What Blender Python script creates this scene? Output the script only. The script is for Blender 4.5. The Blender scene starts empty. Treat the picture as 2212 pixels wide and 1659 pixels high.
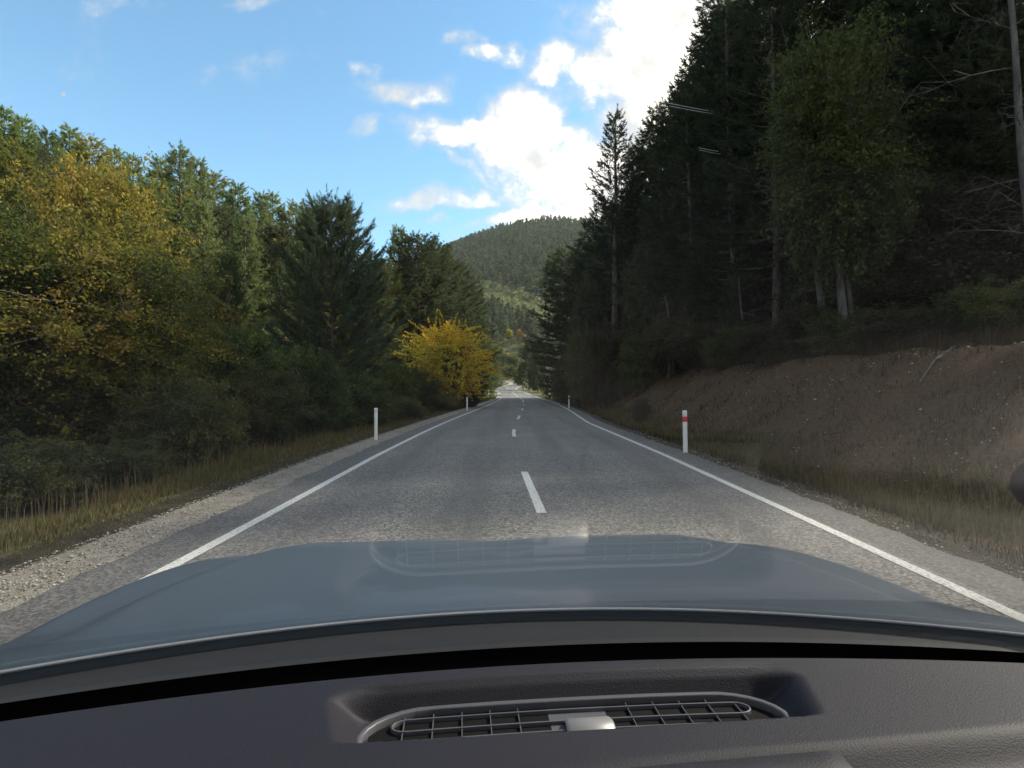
import bpy, math, random
import numpy as np
from mathutils import Vector, Matrix

random.seed(7)
RS = np.random.RandomState
scene = bpy.context.scene
C = scene.collection

# ------------------------------------------------------------------ camera
CAMZ = 1.55
cd = bpy.data.cameras.new("camera"); cam = bpy.data.objects.new("camera", cd); C.objects.link(cam)
cam.location = (0, 0, CAMZ); cam.rotation_euler = (math.radians(90), 0, 0)
cd.sensor_width = 36; cd.lens = 19.32; cd.clip_start = 0.02; cd.clip_end = 12000
scene.camera = cam

# ------------------------------------------------------------------ light
SUN_AZ = math.radians(68)      # to the right of the road direction (+Y)
SUN_EL = math.radians(39)
EXPO = 1.35
scene.view_settings.view_transform = 'Standard'
scene.view_settings.look = 'None'
scene.view_settings.exposure = EXPO
scene.view_settings.gamma = 1
scene.cycles.max_bounces = 6
scene.cycles.transparent_max_bounces = 16
sd = bpy.data.lights.new("sun", 'SUN'); sun = bpy.data.objects.new("sun", sd); C.objects.link(sun)
sd.energy = 4.0; sd.angle = math.radians(4); sd.color = (1.0, 0.93, 0.80)
sdir = Vector((math.sin(SUN_AZ)*math.cos(SUN_EL), math.cos(SUN_AZ)*math.cos(SUN_EL), math.sin(SUN_EL)))
sun.rotation_euler = sdir.to_track_quat('Z', 'Y').to_euler()

# ------------------------------------------------------------------ node helpers
def N(nt, typ, **kw):
    n = nt.nodes.new(typ)
    for k, v in kw.items():
        if k.startswith('i_'):
            key = k[2:]
            key = int(key) if key.isdigit() else key.replace('_', ' ')
            n.inputs[key].default_value = v
        else:
            setattr(n, k, v)
    return n
def L(nt, a, b): nt.links.new(a, b)
def math_(nt, op, a, b=None, clamp=False):
    n = nt.nodes.new('ShaderNodeMath'); n.operation = op; n.use_clamp = clamp
    for i, v in enumerate((a, b)):
        if v is None: continue
        if isinstance(v, (int, float)): n.inputs[i].default_value = v
        else: L(nt, v, n.inputs[i])
    return n.outputs[0]
def mixc(nt, f, a, b, mode='MIX'):
    n = nt.nodes.new('ShaderNodeMix'); n.data_type = 'RGBA'; n.blend_type = mode
    for k, v in ((0, f), (6, a), (7, b)):
        if isinstance(v, (int, float)): n.inputs[k].default_value = v
        elif isinstance(v, tuple): n.inputs[k].default_value = v if len(v) == 4 else v+(1,)
        else: L(nt, v, n.inputs[k])
    return n.outputs[2]
def smooth(nt, v, lo, hi, a=0.0, b=1.0):
    n = nt.nodes.new('ShaderNodeMapRange'); n.interpolation_type = 'SMOOTHSTEP'
    L(nt, v, n.inputs[0]); n.inputs[1].default_value = lo; n.inputs[2].default_value = hi
    n.inputs[3].default_value = a; n.inputs[4].default_value = b
    return n.outputs[0]
def noise(nt, vec, scale, detail=4, rough=.55, out=0):
    n = nt.nodes.new('ShaderNodeTexNoise'); n.inputs['Scale'].default_value = scale
    n.inputs['Detail'].default_value = detail; n.inputs['Roughness'].default_value = rough
    if vec is not None: L(nt, vec, n.inputs['Vector'])
    return n.outputs[out]

# ------------------------------------------------------------------ sky
W = bpy.data.worlds.new("World"); scene.world = W; W.use_nodes = True
nt = W.node_tree; nt.nodes.clear()
wout = N(nt, 'ShaderNodeOutputWorld'); bg = N(nt, 'ShaderNodeBackground')
sky = N(nt, 'ShaderNodeTexSky', sky_type='NISHITA'); sky.sun_disc = False
sky.sun_elevation = SUN_EL; sky.sun_rotation = SUN_AZ; sky.altitude = 400
sky.air_density = 1.0; sky.dust_density = 0.3; sky.ozone_density = 1.3
SKY_STR = 0.11
bg.inputs['Strength'].default_value = SKY_STR
tc = N(nt, 'ShaderNodeTexCoord')
sep = N(nt, 'ShaderNodeSeparateXYZ'); L(nt, tc.outputs['Generated'], sep.inputs[0])
ay = math_(nt, 'MAXIMUM', math_(nt, 'ABSOLUTE', sep.outputs[1]), 0.08)
px = math_(nt, 'DIVIDE', sep.outputs[0], ay); pz = math_(nt, 'DIVIDE', sep.outputs[2], ay)
comb = N(nt, 'ShaderNodeCombineXYZ'); L(nt, px, comb.inputs[0]); L(nt, pz, comb.inputs[1])
# billowing offset of the cloud outline
wob = N(nt, 'ShaderNodeVectorMath', operation='MULTIPLY_ADD')
nz = nt.nodes.new('ShaderNodeTexNoise'); nz.inputs['Scale'].default_value = 9; nz.inputs['Detail'].default_value = 5
L(nt, comb.outputs[0], nz.inputs['Vector'])
L(nt, nz.outputs['Color'], wob.inputs[0]); wob.inputs[1].default_value = (.17, .11, 0)
off = N(nt, 'ShaderNodeVectorMath', operation='ADD'); L(nt, comb.outputs[0], off.inputs[0]); off.inputs[1].default_value = (-.085, -.055, 0)
L(nt, off.outputs[0], wob.inputs[2])
def vx(x): return (x-1106)/1187.
def vz(y): return (829.5-y)/1187.
# heading, height, half width, half height, tilt, density
BL = [(1470,60,190,110,-10,1.3),(1400,150,170,60,10,1.2),(1640,120,190,190,0,1.4),(1560,300,220,180,0,1.4),(1860,300,400,420,0,1.4),
      (1130,268,105,68,20,1.15),(1010,285,105,26,-12,1.05),(1200,345,140,85,5,1.2),(1330,400,170,110,10,1.3),(1120,330,95,60,0,1.0),
      (1190,462,150,34,8,1.15),(1330,470,130,60,0,1.3),(950,420,115,24,4,.95),(885,190,78,28,12,.85),(780,268,38,22,10,.6),(800,165,30,12,-30,.45),
      (1060,118,62,20,-14,.9),(995,82,24,18,20,.6),(1210,138,78,34,0,.95),(1275,215,28,22,0,.8),(1300,150,60,20,10,.9),(960,469,26,8,3,.7),
      (980,526,42,12,6,.85),(905,492,22,8,0,.5),(565,150,75,40,-6,.42),(450,160,45,22,10,.36),(275,0,90,26,0,.42),(560,4,55,18,0,.6),
      (1275,6,42,16,0,.6),(1170,8,22,10,0,.4),(700,132,18,8,0,.3),(1010,350,60,14,-45,.8),(850,300,10,8,0,.2)]
acc = None
for (bx, by, rx, ry, rot, den) in BL:
    m = N(nt, 'ShaderNodeMapping', vector_type='TEXTURE')
    m.inputs['Location'].default_value = (vx(bx), vz(by), 0)
    m.inputs['Rotation'].default_value = (0, 0, math.radians(rot))
    m.inputs['Scale'].default_value = (rx/1187., ry/1187., 1)
    L(nt, wob.outputs[0], m.inputs['Vector'])
    ln = N(nt, 'ShaderNodeVectorMath', operation='LENGTH'); L(nt, m.outputs[0], ln.inputs[0])
    f = smooth(nt, ln.outputs['Value'], 0.45, 1.9, den, 0.0)
    acc = f if acc is None else math_(nt, 'MAXIMUM', acc, f)
# unseen cloud added overhead and behind the car to brighten the shade neutrally
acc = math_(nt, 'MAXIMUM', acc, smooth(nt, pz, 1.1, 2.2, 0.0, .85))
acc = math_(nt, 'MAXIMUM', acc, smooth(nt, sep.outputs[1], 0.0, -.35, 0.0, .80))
n0_ = noise(nt, comb.outputs[0], 5.5, 3, .5)
acc = math_(nt, 'ADD', acc, math_(nt, 'MULTIPLY', math_(nt, 'SUBTRACT', n0_, .5), .9))
n1 = noise(nt, comb.outputs[0], 15, 9, .68)
dens = math_(nt, 'ADD', acc, math_(nt, 'MULTIPLY', math_(nt, 'SUBTRACT', n1, .5), 1.9))
cloud = smooth(nt, dens, .14, 1.25)
n2 = noise(nt, comb.outputs[0], 7, 5, .5)
K = 1.0/(SKY_STR*2**EXPO)
ccol = mixc(nt, smooth(nt, n2, .35, .65), (2.7*K, 2.55*K, 2.3*K), (1.02*K, 1.02*K, 1.02*K))
core = mixc(nt, smooth(nt, dens, .55, 1.4), (.84*K, .90*K, .96*K), ccol)
skyt = mixc(nt, 1.0, sky.outputs[0], (.80, 1.12, 1.12), 'MULTIPLY')
veil = mixc(nt, smooth(nt, pz, .55, 0.0, 0.0, .22), skyt, (.42*K, .74*K, .95*K))
final = mixc(nt, cloud, veil, core)
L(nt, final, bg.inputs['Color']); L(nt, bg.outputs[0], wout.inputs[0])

# ------------------------------------------------------------------ object helpers
class MB:
    """collects triangles / quads, one mesh in the end"""
    def __init__(s): s.v = []; s.f = []; s.t = []; s.n = 0
    def add(s, v, f, tint=(1, 1, 1)):
        v = np.asarray(v, float).reshape(-1, 3); f = np.asarray(f, int)
        t = np.asarray(tint, float)
        if t.ndim == 1: t = np.repeat(t[None], len(v), 0)
        s.v.append(v); s.f.append(f+s.n); s.t.append(t); s.n += len(v)
    def build(s, name, mat, parent=None, smoothf=False, tint=True, link=True):
        me = bpy.data.meshes.new(name)
        V = np.concatenate(s.v)
        lv = np.concatenate([f.ravel() for f in s.f]); tot = np.concatenate([np.full(len(f), f.shape[1]) for f in s.f])
        st = np.concatenate([[0], np.cumsum(tot)[:-1]])
        me.vertices.add(len(V)); me.vertices.foreach_set('co', V.ravel())
        me.loops.add(len(lv)); me.loops.foreach_set('vertex_index', lv)
        me.polygons.add(len(tot)); me.polygons.foreach_set('loop_start', st); me.polygons.foreach_set('loop_total', tot)
        if smoothf: me.polygons.foreach_set('use_smooth', np.ones(len(tot), bool))
        me.update(calc_edges=True)
        if tint:
            T = np.concatenate(s.t); a = me.attributes.new('tint', 'FLOAT_COLOR', 'POINT')
            a.data.foreach_set('color', np.concatenate([T, np.ones((len(T), 1))], 1).ravel())
        me.validate()
        me.materials.append(mat)
        o = bpy.data.objects.new(name, me); C.objects.link(o)
        if parent: o.parent = parent
        return o
    def box(s, x0, x1, y0, y1, z0, z1, bev=0, tint=(1,1,1)):
        b = bev
        # bevelled box: 3 rings of a chamfered solid
        xs = (x0, x1); ys = (y0, y1); v = []
        def ring(i, z): return [(x0+i, y0, z), (x1-i, y0, z), (x1, y0+i, z), (x1, y1-i, z), (x1-i, y1, z), (x0+i, y1, z), (x0, y1-i, z), (x0, y0+i, z)]
        b = max(b, 1e-4)
        def ringin(z):
            return [(x0+b, y0+b*.4, z), (x1-b, y0+b*.4, z), (x1-b*.4, y0+b, z), (x1-b*.4, y1-b, z), (x1-b, y1-b*.4, z), (x0+b, y1-b*.4, z), (x0+b*.4, y1-b, z), (x0+b*.4, y0+b, z)]
        R = [ringin(z0), ring(b, z0+b), ring(b, z1-b), ringin(z1)]
        v = sum(R, [])
        f = [[k*8+i, k*8+(i+1) % 8, k*8+8+(i+1) % 8, k*8+8+i] for k in range(3) for i in range(8)]
        s.add(v, f, tint); s.add(R[0], [[7-i for i in range(8)]], tint); s.add(R[3], [list(range(8))], tint)
    def tube(s, P, r, sides=6, tint=(1,1,1), cap=True):
        P = np.asarray(P, float); n = len(P); r = np.broadcast_to(np.asarray(r, float), (n,))
        T = np.gradient(P, axis=0); T /= np.linalg.norm(T, axis=1)[:, None]+1e-9
        ref = np.array([0, 0, 1.]) if abs(T[:, 2]).mean() < .8 else np.array([0, 1., 0])
        A = np.cross(T, ref); A /= np.linalg.norm(A, axis=1)[:, None]+1e-9; B = np.cross(T, A)
        an = np.arange(sides)/sides*2*math.pi
        V = P[:, None]+r[:, None, None]*(np.cos(an)[None, :, None]*A[:, None]+np.sin(an)[None, :, None]*B[:, None])
        f = [[k*sides+i, k*sides+(i+1) % sides, (k+1)*sides+(i+1) % sides, (k+1)*sides+i] for k in range(n-1) for i in range(sides)]
        s.add(V.reshape(-1, 3), f, tint)
        if cap and sides > 3:
            s.add(V[0], [list(range(sides))[::-1]], tint); s.add(V[-1], [list(range(sides))], tint)

def tag(o, label=None, cat=None, group=None, kind=None):
    if label: o['label'] = label
    if cat: o['category'] = cat
    if group: o['group'] = group
    if kind: o['kind'] = kind
    return o
def empty(name, loc, rz=0):
    o = bpy.data.objects.new(name, None); C.objects.link(o); o.location = loc; o.rotation_euler = (0, 0, rz)
    o.empty_display_size = .3
    return o
def dup(root):
    r = root.copy(); C.objects.link(r)
    for k in ('group', 'label'):
        if k in r: del r[k]
    for ch in root.children:
        c = ch.copy(); C.objects.link(c); c.parent = r
        for g in ch.children:
            d = g.copy(); C.objects.link(d); d.parent = c
    return r

# ------------------------------------------------------------------ materials
def newmat(name):
    m = bpy.data.materials.new(name); m.use_nodes = True; nt = m.node_tree; nt.nodes.clear()
    o = N(nt, 'ShaderNodeOutputMaterial'); return m, nt, o
def principled(name, col, rough=.6, metal=0, coat=0, bump=None, spec=.5, var=0, vscale=5):
    m, nt, o = newmat(name); p = N(nt, 'ShaderNodeBsdfPrincipled')
    p.inputs['Roughness'].default_value = rough; p.inputs['Metallic'].default_value = metal
    p.inputs['Coat Weight'].default_value = coat; p.inputs['Coat Roughness'].default_value = .06
    p.inputs['Specular IOR Level'].default_value = spec
    tc = N(nt, 'ShaderNodeTexCoord')
    if var:
        n = noise(nt, tc.outputs['Object'], vscale, 6, .6)
        c = mixc(nt, smooth(nt, n, .3, .7), tuple(x*(1-var) for x in col), tuple(min(1, x*(1+var)) for x in col))
        L(nt, c, p.inputs['Base Color'])
    else: p.inputs['Base Color'].default_value = (*col, 1)
    if bump:
        b = N(nt, 'ShaderNodeBump'); b.inputs['Strength'].default_value = bump[1]; b.inputs['Distance'].default_value = bump[2]
        n = noise(nt, tc.outputs['Object'], bump[0], 3, .6)
        L(nt, n, b.inputs['Height']); L(nt, b.outputs[0], p.inputs['Normal'])
    L(nt, p.outputs[0], o.inputs[0]); return m
def leafmat(name, transl=.35, val=1.0):
    m, nt, o = newmat(name)
    a = N(nt, 'ShaderNodeAttribute', attribute_name='tint')
    oi = N(nt, 'ShaderNodeObjectInfo')
    v = N(nt, 'ShaderNodeMapRange'); L(nt, oi.outputs['Random'], v.inputs[0]); v.inputs[3].default_value = .78*val; v.inputs[4].default_value = 1.22*val
    h = N(nt, 'ShaderNodeHueSaturation'); L(nt, a.outputs['Color'], h.inputs['Color']); L(nt, v.outputs[0], h.inputs['Value'])
    hv = N(nt, 'ShaderNodeMapRange'); L(nt, oi.outputs['Random'], hv.inputs[0]); hv.inputs[3].default_value = .515; hv.inputs[4].default_value = .485
    L(nt, hv.outputs[0], h.inputs['Hue'])
    d = N(nt, 'ShaderNodeBsdfDiffuse'); t = N(nt, 'ShaderNodeBsdfTranslucent'); mx = N(nt, 'ShaderNodeMixShader'); mx.inputs[0].default_value = transl
    L(nt, h.outputs[0], d.inputs[0]); L(nt, h.outputs[0], t.inputs[0]); L(nt, d.outputs[0], mx.inputs[1]); L(nt, t.outputs[0], mx.inputs[2])
    L(nt, mx.outputs[0], o.inputs[0]); return m
M = {}
M['needle'] = leafmat('pine_needles', .38)
M['leaf'] = leafmat('leaves', .4)
M['blade'] = leafmat('grass_blades', .3)
def barkmat(name, c1, c2, sc=6):
    m, nt, o = newmat(name); p = N(nt, 'ShaderNodeBsdfPrincipled'); p.inputs['Roughness'].default_value = .9
    tc = N(nt, 'ShaderNodeTexCoord'); mp = N(nt, 'ShaderNodeMapping'); mp.inputs['Scale'].default_value = (1, 1, .25)
    L(nt, tc.outputs['Object'], mp.inputs[0]); n = noise(nt, mp.outputs[0], sc, 6, .65)
    L(nt, mixc(nt, smooth(nt, n, .35, .65), c1, c2), p.inputs['Base Color'])
    b = N(nt, 'ShaderNodeBump'); b.inputs['Distance'].default_value = .03; L(nt, n, b.inputs['Height']); L(nt, b.outputs[0], p.inputs['Normal'])
    L(nt, p.outputs[0], o.inputs[0]); return m
M['bark'] = barkmat('pine_bark', (.045, .036, .030), (.13, .11, .09))
M['pale_bark'] = barkmat('pale_bark', (.060, .054, .050), (.135, .123, .115))
M['post'] = principled('post_white', (.74, .74, .72), .5, var=.08, vscale=12)
M['red'] = principled('red_reflector', (.55, .03, .03), .4)
M['lens'] = principled('post_reflector', (.62, .62, .60), .25)
M['wood'] = principled('weathered_wood', (.16, .12, .09), .85, var=.3, vscale=20)
M['steel'] = principled('galvanised_steel', (.42, .43, .43), .45, metal=.5, var=.1)
M['signblue'] = principled('sign_blue', (.12, .20, .32), .5)
M['wire'] = principled('aluminium_wire', (.75, .76, .78), .35, metal=.2)
M['moon'] = None

# road seal
def sealmat(name, base, fleck, tarmax=.35):
    m, nt, o = newmat(name); p = N(nt, 'ShaderNodeBsdfPrincipled'); p.inputs['Roughness'].default_value = .75
    g = N(nt, 'ShaderNodeNewGeometry'); P = g.outputs['Position']
    v = N(nt, 'ShaderNodeTexVoronoi'); v.inputs['Scale'].default_value = 48; L(nt, P, v.inputs['Vector'])
    hsv = N(nt, 'ShaderNodeSeparateColor'); L(nt, v.outputs['Color'], hsv.inputs[0])
    chip = smooth(nt, hsv.outputs[0], .15, 1.0)
    fine = noise(nt, P, 130, 2, .6)
    c = mixc(nt, chip, base, fleck)
    c = mixc(nt, smooth(nt, fine, .35, .7, .35, 0.0), c, (.02, .021, .024))
    mp = N(nt, 'ShaderNodeMapping'); mp.inputs['Scale'].default_value = (1.3, .06, 1); L(nt, P, mp.inputs[0])
    streak = noise(nt, mp.outputs[0], 1.6, 4, .55)
    patch = noise(nt, P, .45, 4, .6)
    c = mixc(nt, smooth(nt, streak, .35, .7, 0, .38), c, (.10, .10, .10))
    c = mixc(nt, smooth(nt, patch, .45, .75, 0, .22), c, (.30, .29, .27))
    sx = N(nt, 'ShaderNodeSeparateXYZ'); L(nt, P, sx.inputs[0])
    wt = math_(nt, 'MULTIPLY', math_(nt, 'SUBTRACT', 1.0, math_(nt, 'COSINE', math_(nt, 'MULTIPLY', math_(nt, 'SUBTRACT', sx.outputs[0], .2), 3.93))), smooth(nt, streak, .25, .7, .03, .20))
    c = mixc(nt, wt, c, (.06, .058, .055))
    c = mixc(nt, smooth(nt, math_(nt, 'ABSOLUTE', math_(nt, 'SUBTRACT', sx.outputs[0], .24)), 3.15, 3.32, 0, .38), c, (.045, .046, .048))
    big = noise(nt, P, .17, 5, .7); c = mixc(nt, smooth(nt, big, .52, .60, 0, .16), c, (.05, .05, .05))
    L(nt, c, p.inputs['Base Color'])
    b = N(nt, 'ShaderNodeBump'); b.inputs['Strength'].default_value = .6; b.inputs['Distance'].default_value = .006
    L(nt, v.outputs['Distance'], b.inputs['Height']); L(nt, b.outputs[0], p.inputs['Normal'])
    L(nt, p.outputs[0], o.inputs[0]); return m
M['seal'] = sealmat('chip_seal', (.080, .078, .074), (.325, .308, .284))
M['seal_pale'] = sealmat('pale_chip_seal', (.095, .092, .085), (.25, .242, .225))
def paintmat():
    m, nt, o = newmat('road_paint'); p = N(nt, 'ShaderNodeBsdfPrincipled'); p.inputs['Roughness'].default_value = .6
    g = N(nt, 'ShaderNodeNewGeometry'); n = noise(nt, g.outputs['Position'], 35, 4, .7)
    L(nt, mixc(nt, smooth(nt, n, .34, .54), (.26, .26, .25), (.62, .62, .59)), p.inputs['Base Color'])
    L(nt, p.outputs[0], o.inputs[0]); return m
M['paint'] = paintmat()
def groundmat():
    m, nt, o = newmat('ground'); p = N(nt, 'ShaderNodeBsdfPrincipled'); p.inputs['Roughness'].default_value = .95; p.inputs['Specular IOR Level'].default_value = .2
    g = N(nt, 'ShaderNodeNewGeometry'); P = g.outputs['Position']
    a = N(nt, 'ShaderNodeAttribute', attribute_name='tint'); s = N(nt, 'ShaderNodeSeparateColor'); L(nt, a.outputs['Color'], s.inputs[0])
    n1 = noise(nt, P, 2.2, 6, .65); n2 = noise(nt, P, 14, 5, .7); n3 = noise(nt, P, 60, 3, .7)
    grav = mixc(nt, smooth(nt, n3, .3, .7), (.21, .19, .165), (.40, .37, .32))
    grav = mixc(nt, smooth(nt, n1, .45, .68, 0, .6), grav, (.15, .125, .09))
    soil = mixc(nt, smooth(nt, n2, .35, .65), (.040, .0235, .012), (.100, .061, .032))
    soil = mixc(nt, smooth(nt, n1, .5, .7, 0, .45), soil, (.070, .064, .03))
    grass = mixc(nt, smooth(nt, n2, .35, .65), (.045, .05, .02), (.13, .12, .06))
    wood = mixc(nt, smooth(nt, n1, .35, .65), (.022, .020, .012), (.055, .045, .028))
    gm = smooth(nt, math_(nt, 'ADD', s.outputs[0], math_(nt, 'MULTIPLY', math_(nt, 'SUBTRACT', n2, .5), .7)), .4, .6)
    sm = smooth(nt, math_(nt, 'ADD', s.outputs[1], math_(nt, 'MULTIPLY', math_(nt, 'SUBTRACT', n1, .5), .6)), .4, .6)
    grm = smooth(nt, math_(nt, 'ADD', s.outputs[2], math_(nt, 'MULTIPLY', math_(nt, 'SUBTRACT', n1, .5), .6)), .35, .65)
    c = mixc(nt, grm, wood, grass); c = mixc(nt, sm, c, soil); c = mixc(nt, gm, c, grav)
    L(nt, c, p.inputs['Base Color'])
    b = N(nt, 'ShaderNodeBump'); b.inputs['Strength'].default_value = .8; b.inputs['Distance'].default_value = .05
    L(nt, math_(nt, 'ADD', n2, math_(nt, 'MULTIPLY', n3, .4)), b.inputs['Height']); L(nt, b.outputs[0], p.inputs['Normal'])
    L(nt, p.outputs[0], o.inputs[0]); return m
M['ground'] = groundmat()

# ------------------------------------------------------------------ terrain functions
YC = [-60, 0, 6, 12, 18, 24, 34, 48.6, 73, 102, 135, 168, 200, 250, 280, 310, 335, 380]
XCs = [.24, .24, .24, .2, .17, .19, .6, 1.09, 1.45, 1.2, .1, -2.3, -1.3, 3.4, 2.6, -6, -22, -60]
ZC = [0, 0, 0, 0, -.06, -.14, -.18, -.30, -.58, -.84, -.55, -.16, .25, 1.5, 2.5, 3.3, 4.2, 6]
def _sm(y, ys, vs):
    # smoothed interpolation
    y = np.asarray(y, float); w = np.clip(y*.035, 1.0, 9)
    return sum(np.interp(y+k*w, ys, vs) for k in (-1, -.5, 0, .5, 1))/5
def xc(y): return _sm(y, YC, XCs)
def zr(y): return _sm(y, YC, ZC)
def ss(x, a, b):
    t = np.clip((x-a)/(b-a), 0, 1); return t*t*(3-2*t)
def wav(x, y, s, k=0.):
    return (np.sin(x*s*1.3+k+1.7*np.sin(y*s*.7+k))+np.sin(y*s*1.1+2.1*k+1.3*np.sin(x*s*.9))+np.sin((x+y)*s*.8+3*k))/3
def H(x, y):
    x = np.asarray(x, float); y = np.asarray(y, float)
    d = x-xc(y); b = zr(y)-.035
    flat = 1-np.exp(-((y-117)/11.)**4)          # the side roads cross here
    t = -d
    zl = -.28*ss(t, 4.9, 6.4)+.10*np.clip(t-7.5, 0, 10)+.40*np.clip(t-17.5, 0, 60)+.2*np.clip(t-77, 0, 400)
    zl = zl*(flat*.9+.1) + .12*wav(x, y, .9, 1)*ss(t, 5.2, 8)
    zl += 2.6*np.exp(-((y-205)/40)**2)*ss(t, 4.5, 10)
    hb = np.interp(y, [-60, 10, 25, 38, 52, 66, 82, 100], [2.3, 2.35, 2.5, 3.3, 3.0, 1.6, .5, .1])
    t = d
    bw = 4.6+.35*wav(y, y*.3, .35, 2)
    prof = ss(t, 5.0, 5.2+bw)
    zrr = -.10*ss(t, 4.2, 4.9)*(1-ss(t, 4.9, 6))+hb*prof+.14*np.clip(t-10, 0, 14)+.32*np.clip(t-24, 0, 60)+.15*np.clip(t-84, 0, 400)
    zrr = zrr*(flat*.92+.08)+.15*wav(x, y, 1.3, 4)*ss(t, 5.2, 8)+.06*wav(x, y, 3.3, 5)*ss(t, 5.2, 6)+.035*wav(x, y, 7.7, 2)*ss(t, 5., 5.6)
    z = b+np.where(d < 0, zl, zrr)
    r = np.clip((y-330)/680., 0, 1.2); r = np.where(r > 1, 1, r*(1.08-.08*r))
    hill = r*(297-.0011*(x-90)**2-np.clip(np.abs(x-90)-350, 0, 800)*.1)+5*wav(x, y, .02, 1)*ss(y, 420, 600)
    w = ss(y, 330, 420)
    near = np.minimum(z, 60)
    return near*(1-w)+np.maximum(hill, 2)*w

# ground sheet
def lines(parts):
    out = [np.arange(a, b, s) for a, b, s in parts]; return np.unique(np.round(np.concatenate(out), 3))
GX = lines([(-1500, -200, 100), (-200, -60, 10), (-60, -16, 2), (-16, -7.2, .5), (-7.2, 12, .24), (12, 30, .8), (30, 60, 3), (60, 200, 10), (200, 1501, 100)])
GY = lines([(-80, -4, 4), (-4, 34, .35), (34, 70, .8), (70, 130, 1.6), (130, 340, 4), (340, 1100, 20), (1100, 2400, 120)])
XX, YY = np.meshgrid(GX, GY)
ZZ = H(XX, YY)
D = XX-xc(YY)
side = np.exp(-((YY-117)/5.)**4)
# under the seal the sheet stays well below it
gravel = ss(-D, 2.0, 3.0)*(1-ss(-D, 4.2, 4.7))+ss(D, 2.5, 3.2)*(1-ss(D, 3.75, 4.15))*.54
soil = ss(D, 4.2, 4.9)*(1-ss(D, 9.5, 11.5))*(1-ss(YY, 75, 90))+.35*ss(-D, 4.4, 4.7)*(1-ss(-D, 5.0, 5.6))
gr = ss(-D, 4.7, 5.2)*(1-ss(-D, 8, 11))+ss(YY, 80, 95)*(1-ss(np.abs(D), 14, 22))*.9+ss(YY, 330, 420)*.75
g = MB(); n0, n1_ = XX.shape
idx = np.arange(n0*n1_).reshape(n0, n1_)
F = np.stack([idx[:-1, :-1], idx[:-1, 1:], idx[1:, 1:], idx[1:, :-1]], -1).reshape(-1, 4)
g.add(np.stack([XX, YY, ZZ], -1), F, np.stack([gravel, soil, gr], -1).reshape(-1, 3))
ground = g.build('ground', M['ground'], smoothf=True); tag(ground, 'grassy and earthy valley ground sloping up on both sides', kind='structure')

# ------------------------------------------------------------------ road
def ribbon(mb, ys, dl, dr, dz, tilt=0, ragged=0, seed=1):
    ys = np.asarray(ys, float); x = xc(ys); z = zr(ys)+dz; r = RS(seed)
    dy = np.gradient(x, ys); nx = 1/np.sqrt(1+dy*dy); ny = -dy*nx
    l = np.broadcast_to(np.asarray(dl, float), ys.shape)+(r.rand(len(ys))-.5)*ragged; rr = np.broadcast_to(np.asarray(dr, float), ys.shape)+(r.rand(len(ys))-.5)*ragged
    cols = np.linspace(0, 1, 7)
    V = np.zeros((len(ys), 7, 3))
    for i, c in enumerate(cols):
        o = l*(1-c)+rr*c
        V[:, i, 0] = x+o*nx; V[:, i, 1] = ys+o*ny; V[:, i, 2] = z-.006*np.abs(o)*0
    idx = np.arange(len(ys)*7).reshape(-1, 7)
    F = np.stack([idx[:-1, :-1], idx[:-1, 1:], idx[1:, 1:], idx[1:, :-1]], -1).reshape(-1, 4)
    mb.add(V, F)
road = MB(); ribbon(road, np.concatenate([np.arange(-40, 40, .25), np.arange(40, 98.1, 1)]), -3.72, 3.78, 0, ragged=.10)
road = road.build('road', M['seal'], tint=False); tag(road, 'dark grey chip seal road running straight ahead', kind='structure')
rf = MB(); ribbon(rf, np.arange(98, 350, 1.), -3.35, 3.45, 0, ragged=.1, seed=3)
rf = rf.build('road', M['seal_pale'], tint=False); tag(rf, 'pale newer seal of the winding far end of the road', kind='structure')
EL, ER = -3.13, 3.13
def lineobj(name, ys, a, b, dz=.004, cen=None, parent=road):
    mb = MB(); ys = np.asarray(ys, float)
    o = 0 if cen is None else np.interp(ys, [0, 5, 6.6, 9.7, 18, 26, 36, 48, 65, 75, 100, 102], [.2, .17, .12, .0, -.12, -.02, 0, -.05, -.02, 0, 0, 0])
    ribbon(mb, ys, a+o, b+o, dz); ob = mb.build(name, M['paint'], parent, tint=False); return ob
lw = .06
lineobj('edge_line', np.concatenate([np.arange(-20, 40, .5), np.arange(40, 97.9, 1)]), EL-lw, EL+lw)['label'] = 'white line along the left edge of the near road'
lineobj('edge_line', np.concatenate([np.arange(-20, 40, .5), np.arange(40, 97.9, 1)]), ER-lw, ER+lw)['label'] = 'white line along the right edge of the near road'
lineobj('edge_line', np.arange(123, 340, 1), EL-lw, EL+lw, parent=rf); lineobj('edge_line', np.arange(98.2, 340, 1), ER-lw, ER+lw, parent=rf)
for k in range(5):
    a = 6.6+10.05*k; lineobj('centre_dash', np.linspace(a, a+3.1, 8), -.06, .06, cen=1)
lineobj('centre_dash', np.linspace(58, 88, 30), -.06, .06, cen=1)
lineobj('centre_dash', np.linspace(99, 134, 30), -.06, .06, parent=rf)
lineobj('centre_dash', np.linspace(140, 200, 30), -.06, .06, parent=rf)
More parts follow.
